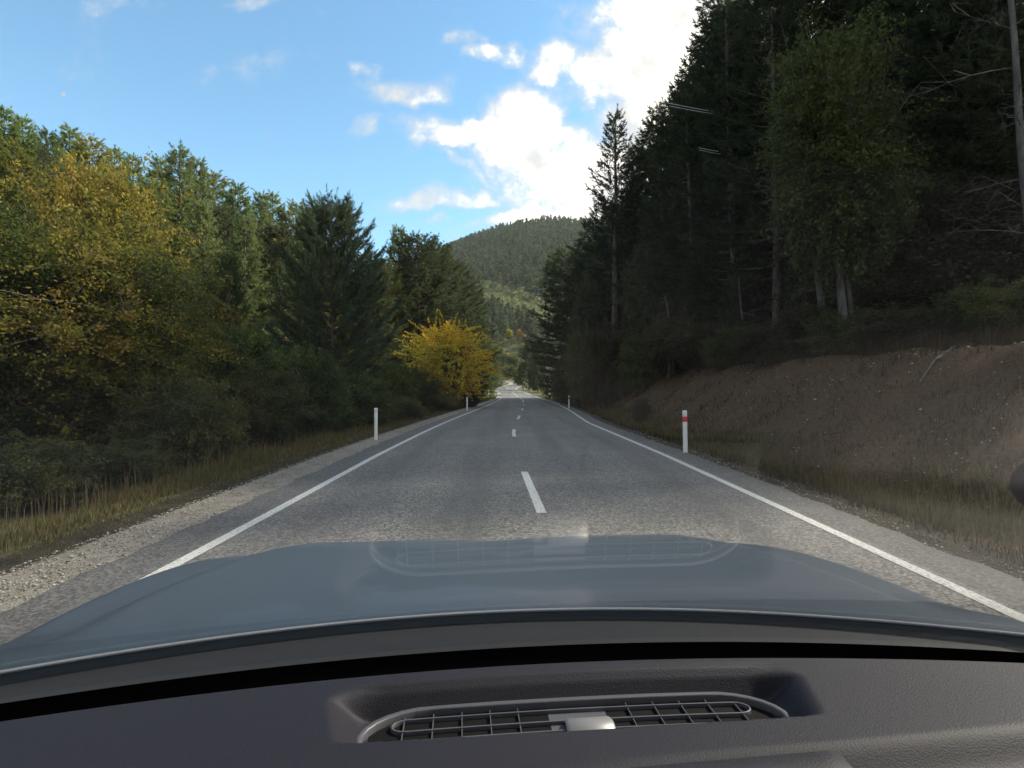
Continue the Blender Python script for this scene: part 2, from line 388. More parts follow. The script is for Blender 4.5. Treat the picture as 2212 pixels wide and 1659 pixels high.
# side roads
for sgn, ya, yb, wd in ((-1, 108, 131, 3.2), (1, 107, 125, 3.6)):
    mb = MB(); ss_ = np.linspace(0, 1, 40)
    x0 = xc(108)+sgn*3.0; V = []
    for t in ss_:
        X = x0+sgn*t*26; Y = ya+6+(yb-ya-6)*t**1.5; w = wd+3*(1-t)**3
        for e in (-w, 0, w): V.append((X, Y+e, max(H(X, Y+e), H(X, Y))+.06))
    idx = np.arange(len(V)).reshape(-1, 3)
    F = np.stack([idx[:-1, :-1], idx[:-1, 1:], idx[1:, 1:], idx[1:, :-1]], -1).reshape(-1, 4)
    mb.add(V, F if sgn < 0 else F[:, ::-1])
    o = mb.build('side_road', M['seal_pale'], tint=False); tag(o, 'pale gravel side road leaving to the '+('left' if sgn < 0 else 'right'), kind='structure')

# ------------------------------------------------------------------ tree builders
def nrm(a): return a/(np.linalg.norm(a, axis=-1, keepdims=True)+1e-9)
def needles(mb, P, Dr, Ln, n, nl, w, tint, r, ang=.75):
    """bottle-brush shoots: P (k,3) base, Dr (k,3) direction, Ln (k,) length"""
    k = len(P); t = r.rand(k, n)**.9
    rnd = nrm(r.randn(k, n, 3)); per = nrm(np.cross(np.repeat(Dr[:, None], n, 1), rnd))
    a = ang*(1.15-.55*t)[..., None]*(0.8+.4*r.rand(k, n, 1))
    nd = np.repeat(Dr[:, None], n, 1)*np.cos(a)+per*np.sin(a)
    base = P[:, None]+Dr[:, None]*(t*Ln[:, None])[..., None]
    wd = nrm(np.cross(nd, r.randn(k, n, 3)))*w*.5
    ll = nl*(.75+.5*r.rand(k, n, 1))
    V = np.stack([base-wd, base+wd, base+nd*ll], 2).reshape(-1, 3)
    T = np.repeat(np.repeat(tint[:, None], n, 1)[:, :, None], 3, 2)*(0.85+.3*r.rand(k, n, 1, 1))
    mb.add(V, np.arange(len(V)).reshape(-1, 3), T.reshape(-1, 3))
def leaves(mb, P, size, tint, r, up=.4):
    k = len(P); a = nrm(r.randn(k, 3)); nn = nrm(r.randn(k, 3)+np.array([0, 0, up])); b = nrm(np.cross(nn, a)); a = nrm(np.cross(b, nn))
    s = size*(.6+.8*r.rand(k, 1))
    V = np.stack([P-a*s*.55, P-b*s*.33, P+a*s*.55, P+b*s*.33], 1).reshape(-1, 3)
    mb.add(V, np.arange(4*k).reshape(-1, 4), np.repeat(tint[:, None], 4, 1).reshape(-1, 3))

def conifer(seed, Ht=20., R=3.0, cb=.12, dens=6., up=.25, tip=.35, green=(.045, .065, .03), shoot=.55, nl=.17, w=.04, nn=12, leaders=1, dead=True, pexp=.75, spacing=.62, gap=0., bark='bark', brown=.0):
    r = RS(seed); wood = MB(); fol = MB()
    zz = np.linspace(0, Ht*.985, 12); wob = np.cumsum(r.randn(12, 2)*.03*Ht/20, 0); wob -= wob[0]
    TP = np.concatenate([wob, zz[:, None]], 1)
    r0 = Ht*.0115+.03
    rad = r0*(1-zz/Ht)**.8+.012; rad[0] *= 1.35
    wood.tube(TP, rad, 8)
    def tr(h): return np.array([np.interp(h, zz, TP[:, 0]), np.interp(h, zz, TP[:, 1]), h])
    Ps, Ds, Ls, Ts = [], [], [], []
    g0 = np.array(green)
    h = Ht*cb
    while h < Ht*.985:
        hh = (h-Ht*cb)/(Ht*(1-cb)); Rm = R*((1-hh)**pexp)*(min(1, .55+hh*2.2)) + .12
        nb = r.randint(4, 7)
        a0 = r.rand()*6.28
        for b in range(nb):
            if r.rand() < gap: continue
            az = a0+b*6.283/nb+r.randn()*.25; Lb = Rm*(.65+.5*r.rand())
            if Lb < .15: continue
            rd = np.array([math.cos(az), math.sin(az), 0]); tg = np.array([-rd[1], rd[0], 0])
            s = np.linspace(0, 1, 5)[:, None]; o = tr(h+r.randn()*.08)
            droop = -.12+.5*hh+r.randn()*.06
            pts = o+rd*Lb*s+np.array([0, 0, 1])*Lb*(droop*s+up*s*s)+tg*Lb*.12*r.randn()*s*s
            wood.tube(pts, np.linspace(.012+.012*Lb, .006, 5), 3, cap=False)
            ns = max(3, int(Lb*dens))
            sp = (.22+.78*r.rand(ns)**.8)
            q = np.stack([np.interp(sp, s[:, 0], pts[:, i]) for i in range(3)], 1)
            sg = np.sign(r.randn(ns))[:, None]
            dr = nrm(rd*(.75+.3*r.rand(ns, 1))+sg*tg*(.25+.75*r.rand(ns, 1))+np.array([0, 0, 1])*(tip+.35*r.randn(ns, 1)))
            ln = shoot*(1.2-.6*sp)*(.6+.7*r.rand(ns))*min(1, .45+Lb/2)
            Ps.append(q); Ds.append(dr); Ls.append(ln)
            Ps.append(pts[-1:]); Ds.append(nrm(rd*.7+np.array([[0, 0, 1]])*(tip+.4))); Ls.append(np.array([shoot*.8]))
            cc = g0*(.8+.4*r.rand())*(np.array([1.0, 1.0, 1.0])+r.randn(3)*.05)
            if r.rand() < brown: cc = np.array([.16, .085, .03])
            Ts.append(np.repeat(cc[None], ns+1, 0)*(.8+.4*r.rand(ns+1, 1)))
        h += spacing*(1-.45*hh)*(.7+.6*r.rand())*Ht/20
    # leader(s)
    for k in range(leaders):
        off = r.randn(2)*R*.28 if k else np.zeros(2)
        hb = Ht*(.80+.12*r.rand()) if k else Ht*.965
        top = Ht*(1.0 if k == 0 else .92+.10*r.rand())
        nseg = max(2, int((top-hb)/.3)); b0 = tr(hb); 
        for j in range(nseg):
            p = np.array([b0[0]+off[0]*min(1, (j+1)/3), b0[1]+off[1]*min(1, (j+1)/3), hb+(top-hb)*j/nseg])
            Ps.append(p[None]); Ds.append(np.array([[r.randn()*.05, r.randn()*.05, 1.]])); Ls.append(np.array([(top-hb)/nseg*1.1])); Ts.append(g0[None]*1.1)
            if j % 2 == 1 and leaders > 1:
                for q in range(4):
                    an = r.rand()*6.28
                    Ps.append(p[None]); Ds.append(nrm(np.array([[math.cos(an)*.45, math.sin(an)*.45, 1.]]))); Ls.append(np.array([.75])); Ts.append(g0[None]*1.1)
    if dead:
        h = Ht*.05
        while h < Ht*cb*1.25:
            az = r.rand()*6.28; Lb = R*(.35+.5*r.rand()); s = np.linspace(0, 1, 4)[:, None]
            rd = np.array([math.cos(az), math.sin(az), 0]); o = tr(h)
            pts = o+rd*Lb*s+np.array([0, 0, 1])*Lb*(-.05*s-.3*s*s*r.rand())
            wood.tube(pts, np.linspace(.02, .006, 4), 3, cap=False)
            for q in range(4):
                c = pts[1]+(pts[3]-pts[1])*r.rand(); wood.tube([c, c+(rd*.5+r.randn(3)*.35)*Lb*.35], [.008, .004], 3, cap=False)
            h += .28*(.5+r.rand())*Ht/20
    needles(fol, np.concatenate(Ps), np.concatenate(Ds), np.concatenate(Ls), nn, nl, w, np.concatenate(Ts), r)
    t = empty('pine_tree', (0, 0, 0)); t['h'] = 0
    del t['h']
    wood.build('trunk', M[bark], t, smoothf=True, tint=False); fol.build('crown', M['needle'], t)
    return t

def broadleaf(seed, Ht=6., R=4., base=.5, nl=14, ns=380, lsize=.09, per=60, lr=.16, pal=((.05, .07, .02),), spike=.3, patch=1.2, name='broadleaf_tree', bark='bark', flat=1.0, trunks=1, shell=.55, upb=.35, bare=0, tr0=None):
    r = RS(seed); wood = MB(); fol = MB(); pal = np.array(pal)
    cz = base+(Ht-base)*.45; rz_ = (Ht-base)*.55
    Cn = np.array([0, 0, cz]); E = np.array([R, R, rz_])
    tr0 = tr0 or .02*Ht+.03
    limbs = []
    for k in range(trunks):
        o = np.array([r.randn()*.12*(trunks > 1)*R*.4, r.randn()*.12*(trunks > 1)*R*.4, 0])
        top = o*1.5+np.array([r.randn()*.1*R, r.randn()*.1*R, cz])
        pts = np.stack([o, o*.8+(top-o)*.35+np.array([r.randn()*.04, r.randn()*.04, 0])*R, o+(top-o)*.7, top]); wood.tube(pts, [tr0*1.2, tr0*.85, tr0*.6, tr0*.4], 8)
        limbs.append(pts)
    LB = []
    for i in range(nl):
        base_l = limbs[r.randint(len(limbs))]; s = .25+.7*r.rand()
        o = np.array([np.interp(s, np.linspace(0, 1, 4), base_l[:, j]) for j in range(3)])
        dr = nrm(r.randn(3)+np.array([0, 0, upb])); e = Cn+dr*E*(.6+.28*r.rand())
        mid = (o+e)/2+np.array([0, 0, .08*R])+r.randn(3)*.06*R
        t = np.linspace(0, 1, 7)[:, None]; pts = (1-t)**2*o+2*t*(1-t)*mid+t*t*e
        wood.tube(pts, np.linspace(tr0*.35, .012, 7), 5, cap=False); LB.append(pts)
    P = []; T = []
    for i in range(ns):
        lb = LB[r.randint(nl)]; s = .25+.75*r.rand(); o = np.array([np.interp(s, np.linspace(0, 1, 7), lb[:, j]) for j in range(3)])
        # aim at a point near the crown surface
        dv = nrm(nrm((o-Cn)/E)*1.2+r.randn(3)*.75); sh = Cn+dv*E*(shell+(1-shell)*r.rand()**.6)*(1+spike*min(1.6, max(0, r.randn()))*.30)
        if sh[2] < base*.6: sh[2] = base*.6+r.rand()*.3
        mx = (.9+.5*r.rand())*R*.75; vv = sh-o; ln = np.linalg.norm(vv)
        if ln > mx: o = sh-vv/ln*mx
        mid = (o+sh)/2+np.array([0, 0, .1])+r.randn(3)*.05*R
        t = np.linspace(0, 1, 5)[:, None]; pts = (1-t)**2*o+2*t*(1-t)*mid+t*t*sh
        wood.tube(pts, np.linspace(.014, .004, 5), 3, cap=False)
        if r.rand() < bare: continue
        m = int(per*(.6+.8*r.rand())); tt = .15+.85*r.rand(m)**.8
        q = np.stack([np.interp(tt, np.linspace(0, 1, 5), pts[:, j]) for j in range(3)], 1)+r.randn(m, 3)*lr*(1.15-.7*tt)[:, None]*np.array([1, 1, flat])
        ph = .5+.5*np.array([math.sin(sh[0]*patch+seed), math.sin(sh[1]*patch*1.2+2*seed), math.sin(sh[2]*patch*1.4+sh[0]*patch*.7+3*seed)]).mean()*1.6+r.randn()*.12
        f = np.clip(ph, 0, .999)*(len(pal)-1); i0 = int(f); fr = f-i0
        i1 = min(i0+1, len(pal)-1)
        col = pal[i0]*(1-fr)+pal[i1]*fr
        P.append(q); T.append(col*(.75+.5*r.rand(m, 1))*(.9+.2*r.rand()))
    leaves(fol, np.concatenate(P), lsize, np.concatenate(T), r)
    t = empty(name, (0, 0, 0))
    wood.build('trunk', M[bark], t, smoothf=True, tint=False); fol.build('crown', M['leaf'], t)
    return t

proto_used = {}
def place(proto, key, X, Y, Ht, baseH, label, cat, group=None, sxy=None, rz=None, lean=0., z=None):
    """first use moves the built tree itself, later ones copy it with its parts"""
    o = proto if key not in proto_used else dup(proto)
    proto_used[key] = 1
    s = Ht/baseH; q = sxy if sxy else s
    o.scale = (q, q, s); o.location = (X, Y, (float(H(X, Y)) if z is None else z)-.05)
    rz = random.random()*6.28 if rz is None else rz
    o.rotation_euler = (0, -lean, rz) if lean else (0, 0, rz)
    if lean: o.rotation_mode = 'XYZ'; o.matrix_basis = Matrix.Translation(o.location) @ Matrix.Rotation(-lean, 4, 'Y') @ Matrix.Rotation(rz, 4, 'Z') @ Matrix.Diagonal((q, q, s, 1))
    tag(o, label, cat, group); return o
def atp(x, y, Y): return (x-1106)/1187.*Y, CAMZ+(829.5-y)/1187.*Y
SL = [(-300, 150), (0, 238), (50, 255), (100, 283), (150, 280), (300, 345), (380, 322), (450, 380), (520, 400), (590, 425), (690, 455), (760, 475), (860, 500), (940, 530), (1000, 590), (1030, 640), (1055, 700), (1080, 760)]
SRr = [(1160, 760), (1175, 690), (1190, 620), (1225, 540), (1262, 505), (1300, 480), (1372, 310), (1405, 262), (1440, 230), (1475, 180), (1500, 130), (1530, 40), (1580, 0), (1620, -100), (2300, -500)]

GN = (.050, .068, .030)
con = {}
con['a'] = (conifer(11, 20, 3.3, .16, 8, nl=.22, w=.055, nn=14, green=(0.058, 0.075, 0.041), dead=True), 20)
con['b'] = (conifer(12, 20, 2.9, .10, 8, nl=.22, w=.055, nn=14, green=(0.052, 0.067, 0.041), up=.3, pexp=.6), 20)
con['c'] = (conifer(13, 20, 3.8, .22, 7.5, nl=.22, w=.055, nn=14, green=(0.055, 0.070, 0.038), up=.2, pexp=.55, dead=True), 20)
con['open'] = (conifer(21, 22, 3.9, .20, 8, up=.42, tip=.75, shoot=.62, green=(0.043, 0.061, 0.041), gap=.10, pexp=.85, spacing=.72, nn=16, w=.05, nl=.2), 22)
LK = dict(nl=.22, w=.055, nn=16, shoot=.6, dead=False, spacing=.66)
con['la'] = (conifer(31, 14, 3.4, .04, 9, green=(.20, .245, .080), up=.15, tip=.3, pexp=.85, **LK), 14)
con['lb'] = (conifer(32, 14, 3.1, .04, 9, green=(.175, .22, .088), up=.18, tip=.3, pexp=.9, **LK), 14)
con['lc'] = (conifer(33, 14, 3.5, .04, 9, green=(.23, .235, .06), up=.2, tip=.3, pexp=.7, **LK), 14)
con['dk'] = (conifer(34, 14, 4.0, .04, 9, green=(.085, .105, .050), up=.12, tip=.15, shoot=.65, nl=.22, w=.055, nn=16, dead=True, pexp=.45, spacing=.62), 14)
con['young'] = (conifer(41, 9.6, 3.6, .02, 17, green=(.090, .125, .068), up=.45, tip=.75, shoot=.55, nl=.16, w=.022, nn=26, dead=False, pexp=.50, spacing=.62, leaders=15, brown=.0), 9.6)
con['small'] = (conifer(42, 5., 1.6, .02, 16, green=(.085, .12, .045), up=.4, tip=.5, shoot=.36, nl=.11, w=.02, nn=20, dead=False, pexp=.8, spacing=.9), 5.)
def cplace(k, x, y, Y, label, cat='pine tree', group=None, wpx=None, lean=0., rz=None):
    X, zt = atp(x, y, Y); h = zt-float(H(X, Y))+.05; p, bh = con[k]
    R = {'a': 3.3, 'b': 2.9, 'c': 3.8, 'open': 3.9, 'la': 2.9, 'lb': 2.6, 'lc': 3.2, 'dk': 4.0, 'young': 3.6, 'small': 1.6}[k]
    s = (wpx/1187.*Y/2/R) if wpx else None
    X2 = X+math.tan(lean)*h
    return place(p, k, X2, Y, h, bh, label, cat, group, sxy=s, lean=lean, rz=rz)

# --- right side, trees that make the outline
cplace('open', 1325, 247, 46, 'tall open-crowned pine standing apart at the left end of the right forest', wpx=235, rz=.4)
RG = 'tall shaded pines of the right forest'
rightsil = [(1376, 305, 54, 'a'), (1408, 258, 49, 'b'), (1436, 228, 45, 'c'), (1462, 196, 42, 'a'), (1492, 138, 40, 'b'), (1512, 100, 38, 'b'), (1535, 30, 37, 'b'), (1572, -10, 35, 'c'), (1612, -80, 32, 'a'),
            (1665, -150, 30, 'c'), (1730, -220, 27, 'a'), (1840, -330, 24, 'c'), (1930, -380, 21, 'b'), (2030, -460, 20, 'a'), (2130, -560, 18, 'c')]
rl = ['dark pine whose tip shows just right of the open-crowned pine', 'dark pine second in the rising outline of the right forest', 'dark pine third in the rising outline of the right forest',
      'dark pine under the bright cloud midway up the forest outline', 'narrow dark pine with its tip against the white cloud', 'narrow dark pine close beside the tallest tip of the outline', 'tallest narrow pine tip against the cloud at the top of the photo',
      'dark pine whose top just reaches the upper photo edge']
for i, (x, y, Y, k) in enumerate(rightsil):
    ORD = ('first', 'second', 'third', 'fourth', 'fifth', 'sixth', 'seventh', 'eighth', 'ninth', 'tenth', 'eleventh', 'twelfth', 'thirteenth', 'fourteenth', 'fifteenth')
    cplace(k, x, y, Y, rl[i] if i < len(rl) else 'tall dark pine cut off by the top of the photo, %s from the left' % ORD[i-len(rl)], group=RG, lean=.03)
for x, y, Y, k, lb in ((1262, 500, 62, 'b', 'dark pine left of the open-crowned pine beside the far hill'), (1224, 545, 66, 'dk', 'dark bushy conifer right of the distant hill with feathery left edge'),
                   (1300, 430, 58, 'c', 'dark pine directly behind the open-crowned pine'), (1345, 420, 60, 'a', 'dark pine between the open-crowned pine and the main forest')):
    cplace(k, x, y, Y, lb, group='dark conifers by the right end of the valley')
# filler rows in the right forest
r = RS(5); cnt = 0
cand = []
for gy in np.arange(9, 92, 4.6):
    for gx in np.arange(11.5, 34, 4.4):
        cand.append((gx+r.randn()*1.0, gy+r.randn()*1.0))
for X, Y in cand:
    vxp = 1106+1187*X/Y
    if vxp > 2450 or Y < 8: continue
    if Y < 24 and X < 13.5: continue
    if Y > 55 and X > 32: continue
    Ht = 17+6*r.rand(); k = 'abc'[r.randint(3)]
    zt = float(H(X, Y))+Ht; vy = 829.5-(zt-CAMZ)/Y*1187; lim = np.interp(vxp-20, [a for a, b in SRr], [b for a, b in SRr])+18
    if vy < lim: Ht -= (lim-vy)/1187*Y
    if Ht < 8: continue
    zone = 'between the open-crowned pine and the tallest tip' if vxp < 1540 else 'left of the tall light green tree' if vxp < 1700 else 'behind the tall light green tree' if vxp < 1920 else 'near the right photo edge'
    place(con[k][0], k, X, Y, Ht, 20, 'dark right forest pine '+zone, 'pine tree', 'right forest pines '+zone, lean=.03)
    cnt += 1
UNDER = []
r = RS(8)
for i in range(34):
    Y = 9+46*r.rand(); X = 12.5+11*r.rand()
    if 1106+1187*X/Y < 2350: UNDER.append((X, Y, 4.5+3.5*r.rand()))
# --- left side
LG = 'pines of the left hillside'
leftsil = [(8, 236, 34, 'la'), (48, 256, 36, 'la'), (105, 284, 39, 'lb'), (152, 277, 41, 'la'), (190, 296, 42, 'lc'), (245, 322, 43, 'la'), (290, 340, 45, 'lb'), (345, 342, 42, 'la'), (384, 318, 40, 'lb'),
           (420, 345, 43, 'lb'), (458, 372, 47, 'lc'), (515, 398, 46, 'la'), (560, 420, 52, 'lb'), (588, 420, 55, 'la'), (640, 440, 56, 'lc'), (675, 452, 60, 'la'), (862, 494, 62, 'lb'), (905, 510, 60, 'dk'), (935, 528, 64, 'dk'), (975, 566, 70, 'dk'), (1008, 610, 78, 'dk'), (1036, 660, 92, 'lb')]
ll = ['green pine at the very left end of the skyline', 'green pine second from the left photo edge on the skyline', 'rounded green pine on the left skyline above the autumn tree', 'pointed green pine on the left skyline, third clear tip',
      'yellowish green tree just below the left skyline', 'green pine on the left skyline right of the yellowish one', 'small pine tip on the left skyline in the dip', 'pine in the dip left of the tall skyline pine', 'tall dark pointed pine standing up from the left skyline',
      'second point of the tall pine pair on the left skyline', 'yellow-green tree below the tall skyline pine', 'broad pine at the middle of the left skyline', 'pine tip in the falling left skyline', 'sharp pine tip midway down the left skyline',
      'yellowish pine left of the bushy young pine', 'pine peeping out behind the bushy young pine', 'slender pale pine top just right of the bushy young pine', 'dark broad conifer behind the golden tree, left half', 'dark broad conifer behind the golden tree, its highest tip',
      'dark conifer sloping down to the hill behind the golden tree', 'drooping green conifer at the right end of the left forest', 'small green conifer last in the left forest by the far road']
for (x, y, Y, k), lb in zip(leftsil, ll): cplace(k, x, y, Y, lb, group=LG)
r = RS(6)
for gy in np.arange(17, 112, 4.8):
    for gx in np.arange(-56, -10.5, 4.6):
        X = gx+r.randn()*1.2; Y = gy+r.randn()*1.2
        vxp = 1106+1187*X/Y
        if vxp < -260: continue
        if Y < 30 and X > -15: continue
        if 104 < Y: continue
        Ht = 11+4*r.rand(); k = ('la', 'lb', 'lc', 'la', 'dk')[r.randint(5)]
        zt = float(H(X, Y))+Ht; vy = 829.5-(zt-CAMZ)/Y*1187; lim = np.interp(vxp, [a for a, b in SL], [b for a, b in SL])+62
        if vy < lim: Ht -= (lim-vy)/1187*Y
        if Ht < 5.5: continue
        zone = 'above and behind the huge left tree' if vxp < 330 else 'between the huge left tree and the bushy young pine' if vxp < 580 else 'behind the bushy young pine' if vxp < 860 else 'behind the golden tree'
        place(con[k][0], k, X, Y, Ht, 14, 'green hillside pine '+zone, 'pine tree', 'left hillside pines '+zone)
cplace('young', 718, 455, 25, 'large bushy young pine with upright candle shoots left of the golden tree', wpx=300, rz=1.0)
cplace('small', 495, 550, 24, 'small light green pine in front of the left hillside forest', wpx=125)

# broadleaf trees
GOLD = ((.55, .50, .08), (.78, .62, .08), (.88, .62, .07), (.90, .56, .06), (.74, .58, .08))
def onray(x, y, h, y0=150, y1=700):
    for Y in np.arange(y0, y1, 2.0):
        X, zt = atp(x, y, Y)
        if float(H(X, Y))+h >= zt: return float(Y)
    return y1
def bplace(tr, key, bh, bR, x, y, Y, wpx, label, cat='tree', group=None, lean=0., rz=None):
    X, zt = atp(x, y, Y); h = zt-float(H(X, Y))+.05
    return place(tr, key, X+math.tan(lean)*h, Y, h, bh, label, cat, group, sxy=wpx/1187.*Y/2/bR, lean=lean, rz=rz)
gold = broadleaf(51, 7, 3.6, 1.1, 26, 430, .09, 92, .075, GOLD, spike=1.1, patch=.8, trunks=4, shell=.5, upb=.5, name='autumn_tree')
bplace(gold, 'gold', 7, 3.6, 975, 688, 43, 212, 'golden orange autumn tree glowing beside the road ahead', rz=.5)
AUT = ((.055, .080, .025), (.080, .100, .028), (.11, .12, .03), (.16, .15, .035), (.23, .185, .035), (.10, .115, .03), (.22, .15, .04))
aut = broadleaf(52, 6.5, 4.2, .15, 30, 1700, .078, 105, .16, AUT, spike=.5, patch=1.5, trunks=4, shell=.5, name='autumn_tree')
bplace(aut, 'aut', 6.5, 4.2, 95, 440, 12.8, 740, 'huge olive and yellow broadleaf tree filling the left edge', rz=2.2)
YEL = ((.17, .17, .035), (.28, .23, .045), (.24, .21, .05))
yel = broadleaf(53, 8, 3.4, 1.2, 20, 800, .11, 60, .16, YEL, spike=.8, patch=1.0, trunks=2, name='autumn_tree')
bplace(yel, 'yel', 8, 3.4, 215, 345, 19.5, 330, 'yellow-olive tree standing up behind the huge left tree', rz=0)
GRN = ((.062, .092, .034), (.088, .122, .042), (.125, .155, .046))
bush = broadleaf(54, 3.2, 2.2, .1, 16, 520, .085, 75, .15, GRN, spike=.35, patch=1.8, trunks=4, shell=.4, name='green_bush', upb=.2)
bush2 = broadleaf(55, 2.6, 2.2, .05, 16, 520, .07, 80, .14, ((.060, .075, .034), (.09, .105, .042), (.135, .14, .05)), spike=.5, patch=1.8, trunks=5, shell=.4, name='green_bush', upb=.2)
BG = 'green bushes along the left verge'
for x, y, Y, w, kk, lb in ((400, 800, 12.2, 260, 1, 'dark low bush under the right edge of the huge left tree'), (500, 690, 19.5, 230, 0, 'light green bush below the small light green pine'), (640, 745, 19, 250, 0, 'dark green bush in front of the bushy young pine, left'),
                       (560, 790, 16.5, 230, 1, 'low dark bush behind the tall left grass'), (755, 800, 23, 220, 0, 'dark bush at the foot of the bushy young pine'), (850, 778, 33, 130, 0, 'bush between the young pine and the golden tree'),
                       (905, 790, 36, 110, 1, 'small green bush under the left side of the golden tree'), (955, 845, 38, 90, 1, 'low bush beneath the golden tree behind the far left marker post'), (700, 862, 20.5, 170, 1, 'low olive bush behind the near left marker post'),
                       (860, 855, 28, 120, 1, 'low green bush between the two left marker posts'), (1010, 835, 44, 60, 1, 'dark bush at the right foot of the golden tree'), (20, 940, 8.6, 380, 1, 'dark undergrowth bush at the left photo edge'), (240, 950, 9.8, 260, 1, 'dark scrubby bush under the huge left tree')):
    bplace((bush, bush2)[kk], 'bush%d' % kk, (3.2, 2.6)[kk], 2.2, x, y, Y, w, lb, 'bush', BG)
# right side broadleaf trees
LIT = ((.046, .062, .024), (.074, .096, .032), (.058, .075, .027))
tall = broadleaf(61, 12, 2.9, 3.2, 22, 900, .13, 52, .24, LIT, spike=.5, patch=.9, bark='pale_bark', shell=.5, tr0=.16, bare=.1)
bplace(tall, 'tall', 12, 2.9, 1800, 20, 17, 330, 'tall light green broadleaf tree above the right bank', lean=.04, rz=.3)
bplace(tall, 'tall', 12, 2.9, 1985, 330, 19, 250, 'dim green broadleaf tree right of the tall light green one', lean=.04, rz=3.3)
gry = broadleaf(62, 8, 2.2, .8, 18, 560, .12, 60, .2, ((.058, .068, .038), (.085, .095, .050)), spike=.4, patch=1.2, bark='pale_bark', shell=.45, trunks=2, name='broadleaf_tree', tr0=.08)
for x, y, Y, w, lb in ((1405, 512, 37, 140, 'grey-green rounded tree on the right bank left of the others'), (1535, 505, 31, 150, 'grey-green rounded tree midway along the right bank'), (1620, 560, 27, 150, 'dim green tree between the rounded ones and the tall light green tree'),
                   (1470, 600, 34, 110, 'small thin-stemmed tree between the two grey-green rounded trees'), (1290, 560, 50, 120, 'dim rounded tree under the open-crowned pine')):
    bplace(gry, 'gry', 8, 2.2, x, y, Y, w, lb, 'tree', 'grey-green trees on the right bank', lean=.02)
for X, Y, hh in UNDER:
    v_ = 1106+1187*X/Y; zone = 'left of the tall light green tree' if v_ < 1700 else 'below the tall light green tree' if v_ < 1920 else 'near the right photo edge'
    place(gry, 'gry', X, Y, hh, 8, 'dim leafy tree under the pines '+zone, 'tree', 'leafy trees under the pines '+zone, sxy=1.25, lean=.02)
dimb = broadleaf(63, 2.4, 2.0, .05, 14, 420, .08, 55, .16, ((.065, .058, .036), (.085, .07, .042), (.07, .08, .034)), spike=.7, patch=1.8, trunks=5, shell=.35, name='dark_bush', upb=.3, bare=.2)
r = RS(9)
CO = [ORD[k] for k in range(1, 15)]+['first']
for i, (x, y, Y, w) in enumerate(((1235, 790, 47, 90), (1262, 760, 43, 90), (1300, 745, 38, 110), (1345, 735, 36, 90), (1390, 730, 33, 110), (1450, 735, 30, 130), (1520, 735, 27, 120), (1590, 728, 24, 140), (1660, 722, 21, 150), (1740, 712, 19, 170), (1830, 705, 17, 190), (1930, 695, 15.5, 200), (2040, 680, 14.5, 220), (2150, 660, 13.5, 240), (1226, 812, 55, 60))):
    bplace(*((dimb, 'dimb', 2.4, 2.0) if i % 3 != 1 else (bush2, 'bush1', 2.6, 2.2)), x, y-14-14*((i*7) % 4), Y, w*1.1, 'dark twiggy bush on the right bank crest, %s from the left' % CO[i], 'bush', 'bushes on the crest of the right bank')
for x, y, Y, w, lb in ((1226, 760, 60, 60, 'dark bush at the foot of the right bank end beyond the marker post'), (1235, 770, 52, 70, 'dark evergreen bush at the left tip of the right bank')):
    bplace(bush, 'bush0', 3.2, 2.2, x, y, Y, w, lb, 'bush')
for x, y, Y, w, lb in ((1385, 858, 24, 46, 'small dark shrub low on the right bank before the crest bushes'),):
    bplace(dimb, 'dimb', 2.4, 2.0, x, y, Y, w, lb, 'bush')
mb = MB(); P_ = []
for x, y, Y in ((2105, 772, 12.6), (2060, 800, 12.0), (2020, 838, 11.4), (1985, 880, 10.9)):
    X, z = atp(x, y, Y); P_.append((X, Y, float(H(X, Y))+.07))
mb.tube(P_, [.03, .028, .022, .012], 7)
for k_ in range(5):
    a_ = np.array(P_[1+k_ % 3]); mb.tube([a_, a_+np.array([.25*math.sin(k_*2.1), -.25, .10]), a_+np.array([.5*math.sin(k_*2.1), -.45, .05])], [.010, .007, .004], 4)
br = mb.build('fallen_branch', M['pale_bark'], smoothf=True, tint=False); tag(br, 'fallen bare branch lying down the right bank', 'branch')
# single bare trunks near the right bank
def bare_trunk(seed, x0, y0, x1, y1, Y, rad, lb, nb=16, side=-1, X=None):
    r = RS(seed); X0, z0 = atp(x0, y0, Y); X1, z1 = atp(x1, y1, Y)
    zb = float(H(X0, Y))-.1; k = (X1-X0)/(z1-z0); Xb = X0-(z0-zb)*k
    mb = MB(); hh = z1-zb; n = 12; t = np.linspace(0, 1, n)[:, None]
    pts = np.concatenate([(X1-Xb)*t+.03*np.sin(9*t), 0*t, hh*t], 1); mb.tube(pts, np.linspace(rad*1.25, rad*.6, n), 9)
    root = empty('bare_tree', (Xb, Y, zb)); mb.build('trunk', M['pale_bark'], root, smoothf=True, tint=False)
    for i in range(nb):
        s = .25+.72*r.rand(); p = np.array([(X1-Xb)*s, 0, hh*s]); az = r.rand()*6.28; Lb = (.8+1.6*r.rand())
        d = np.array([math.cos(az), math.sin(az)*.8, .15+.3*r.randn()])
        u = np.linspace(0, 1, 6)[:, None]; q = p+d*Lb*u+np.array([0, 0, -1])*Lb*.25*u*u*r.rand()+r.randn(3)*.08*Lb*u*u
        b = MB(); b.tube(q, np.linspace(.014, .004, 6), 4)
        for j in range(5):
            c = q[r.randint(1, 5)]; b.tube([c, c+(d+r.randn(3)*.6)*Lb*.14, c+(d+r.randn(3)*.6)*Lb*.3], [.008, .005, .003], 3)
        b.build('bare_branch', M['pale_bark'], root, smoothf=True, tint=False)
    return tag(root, lb, 'tree')
bare_trunk(1, 1778, 715, 1735, 250, 18.5, .10, 'straight pale pine trunk below the tall light green tree', 9)
bare_trunk(2, 1838, 690, 1812, 300, 18, .06, 'thin pale trunk just right of the straight pale trunk', 8)
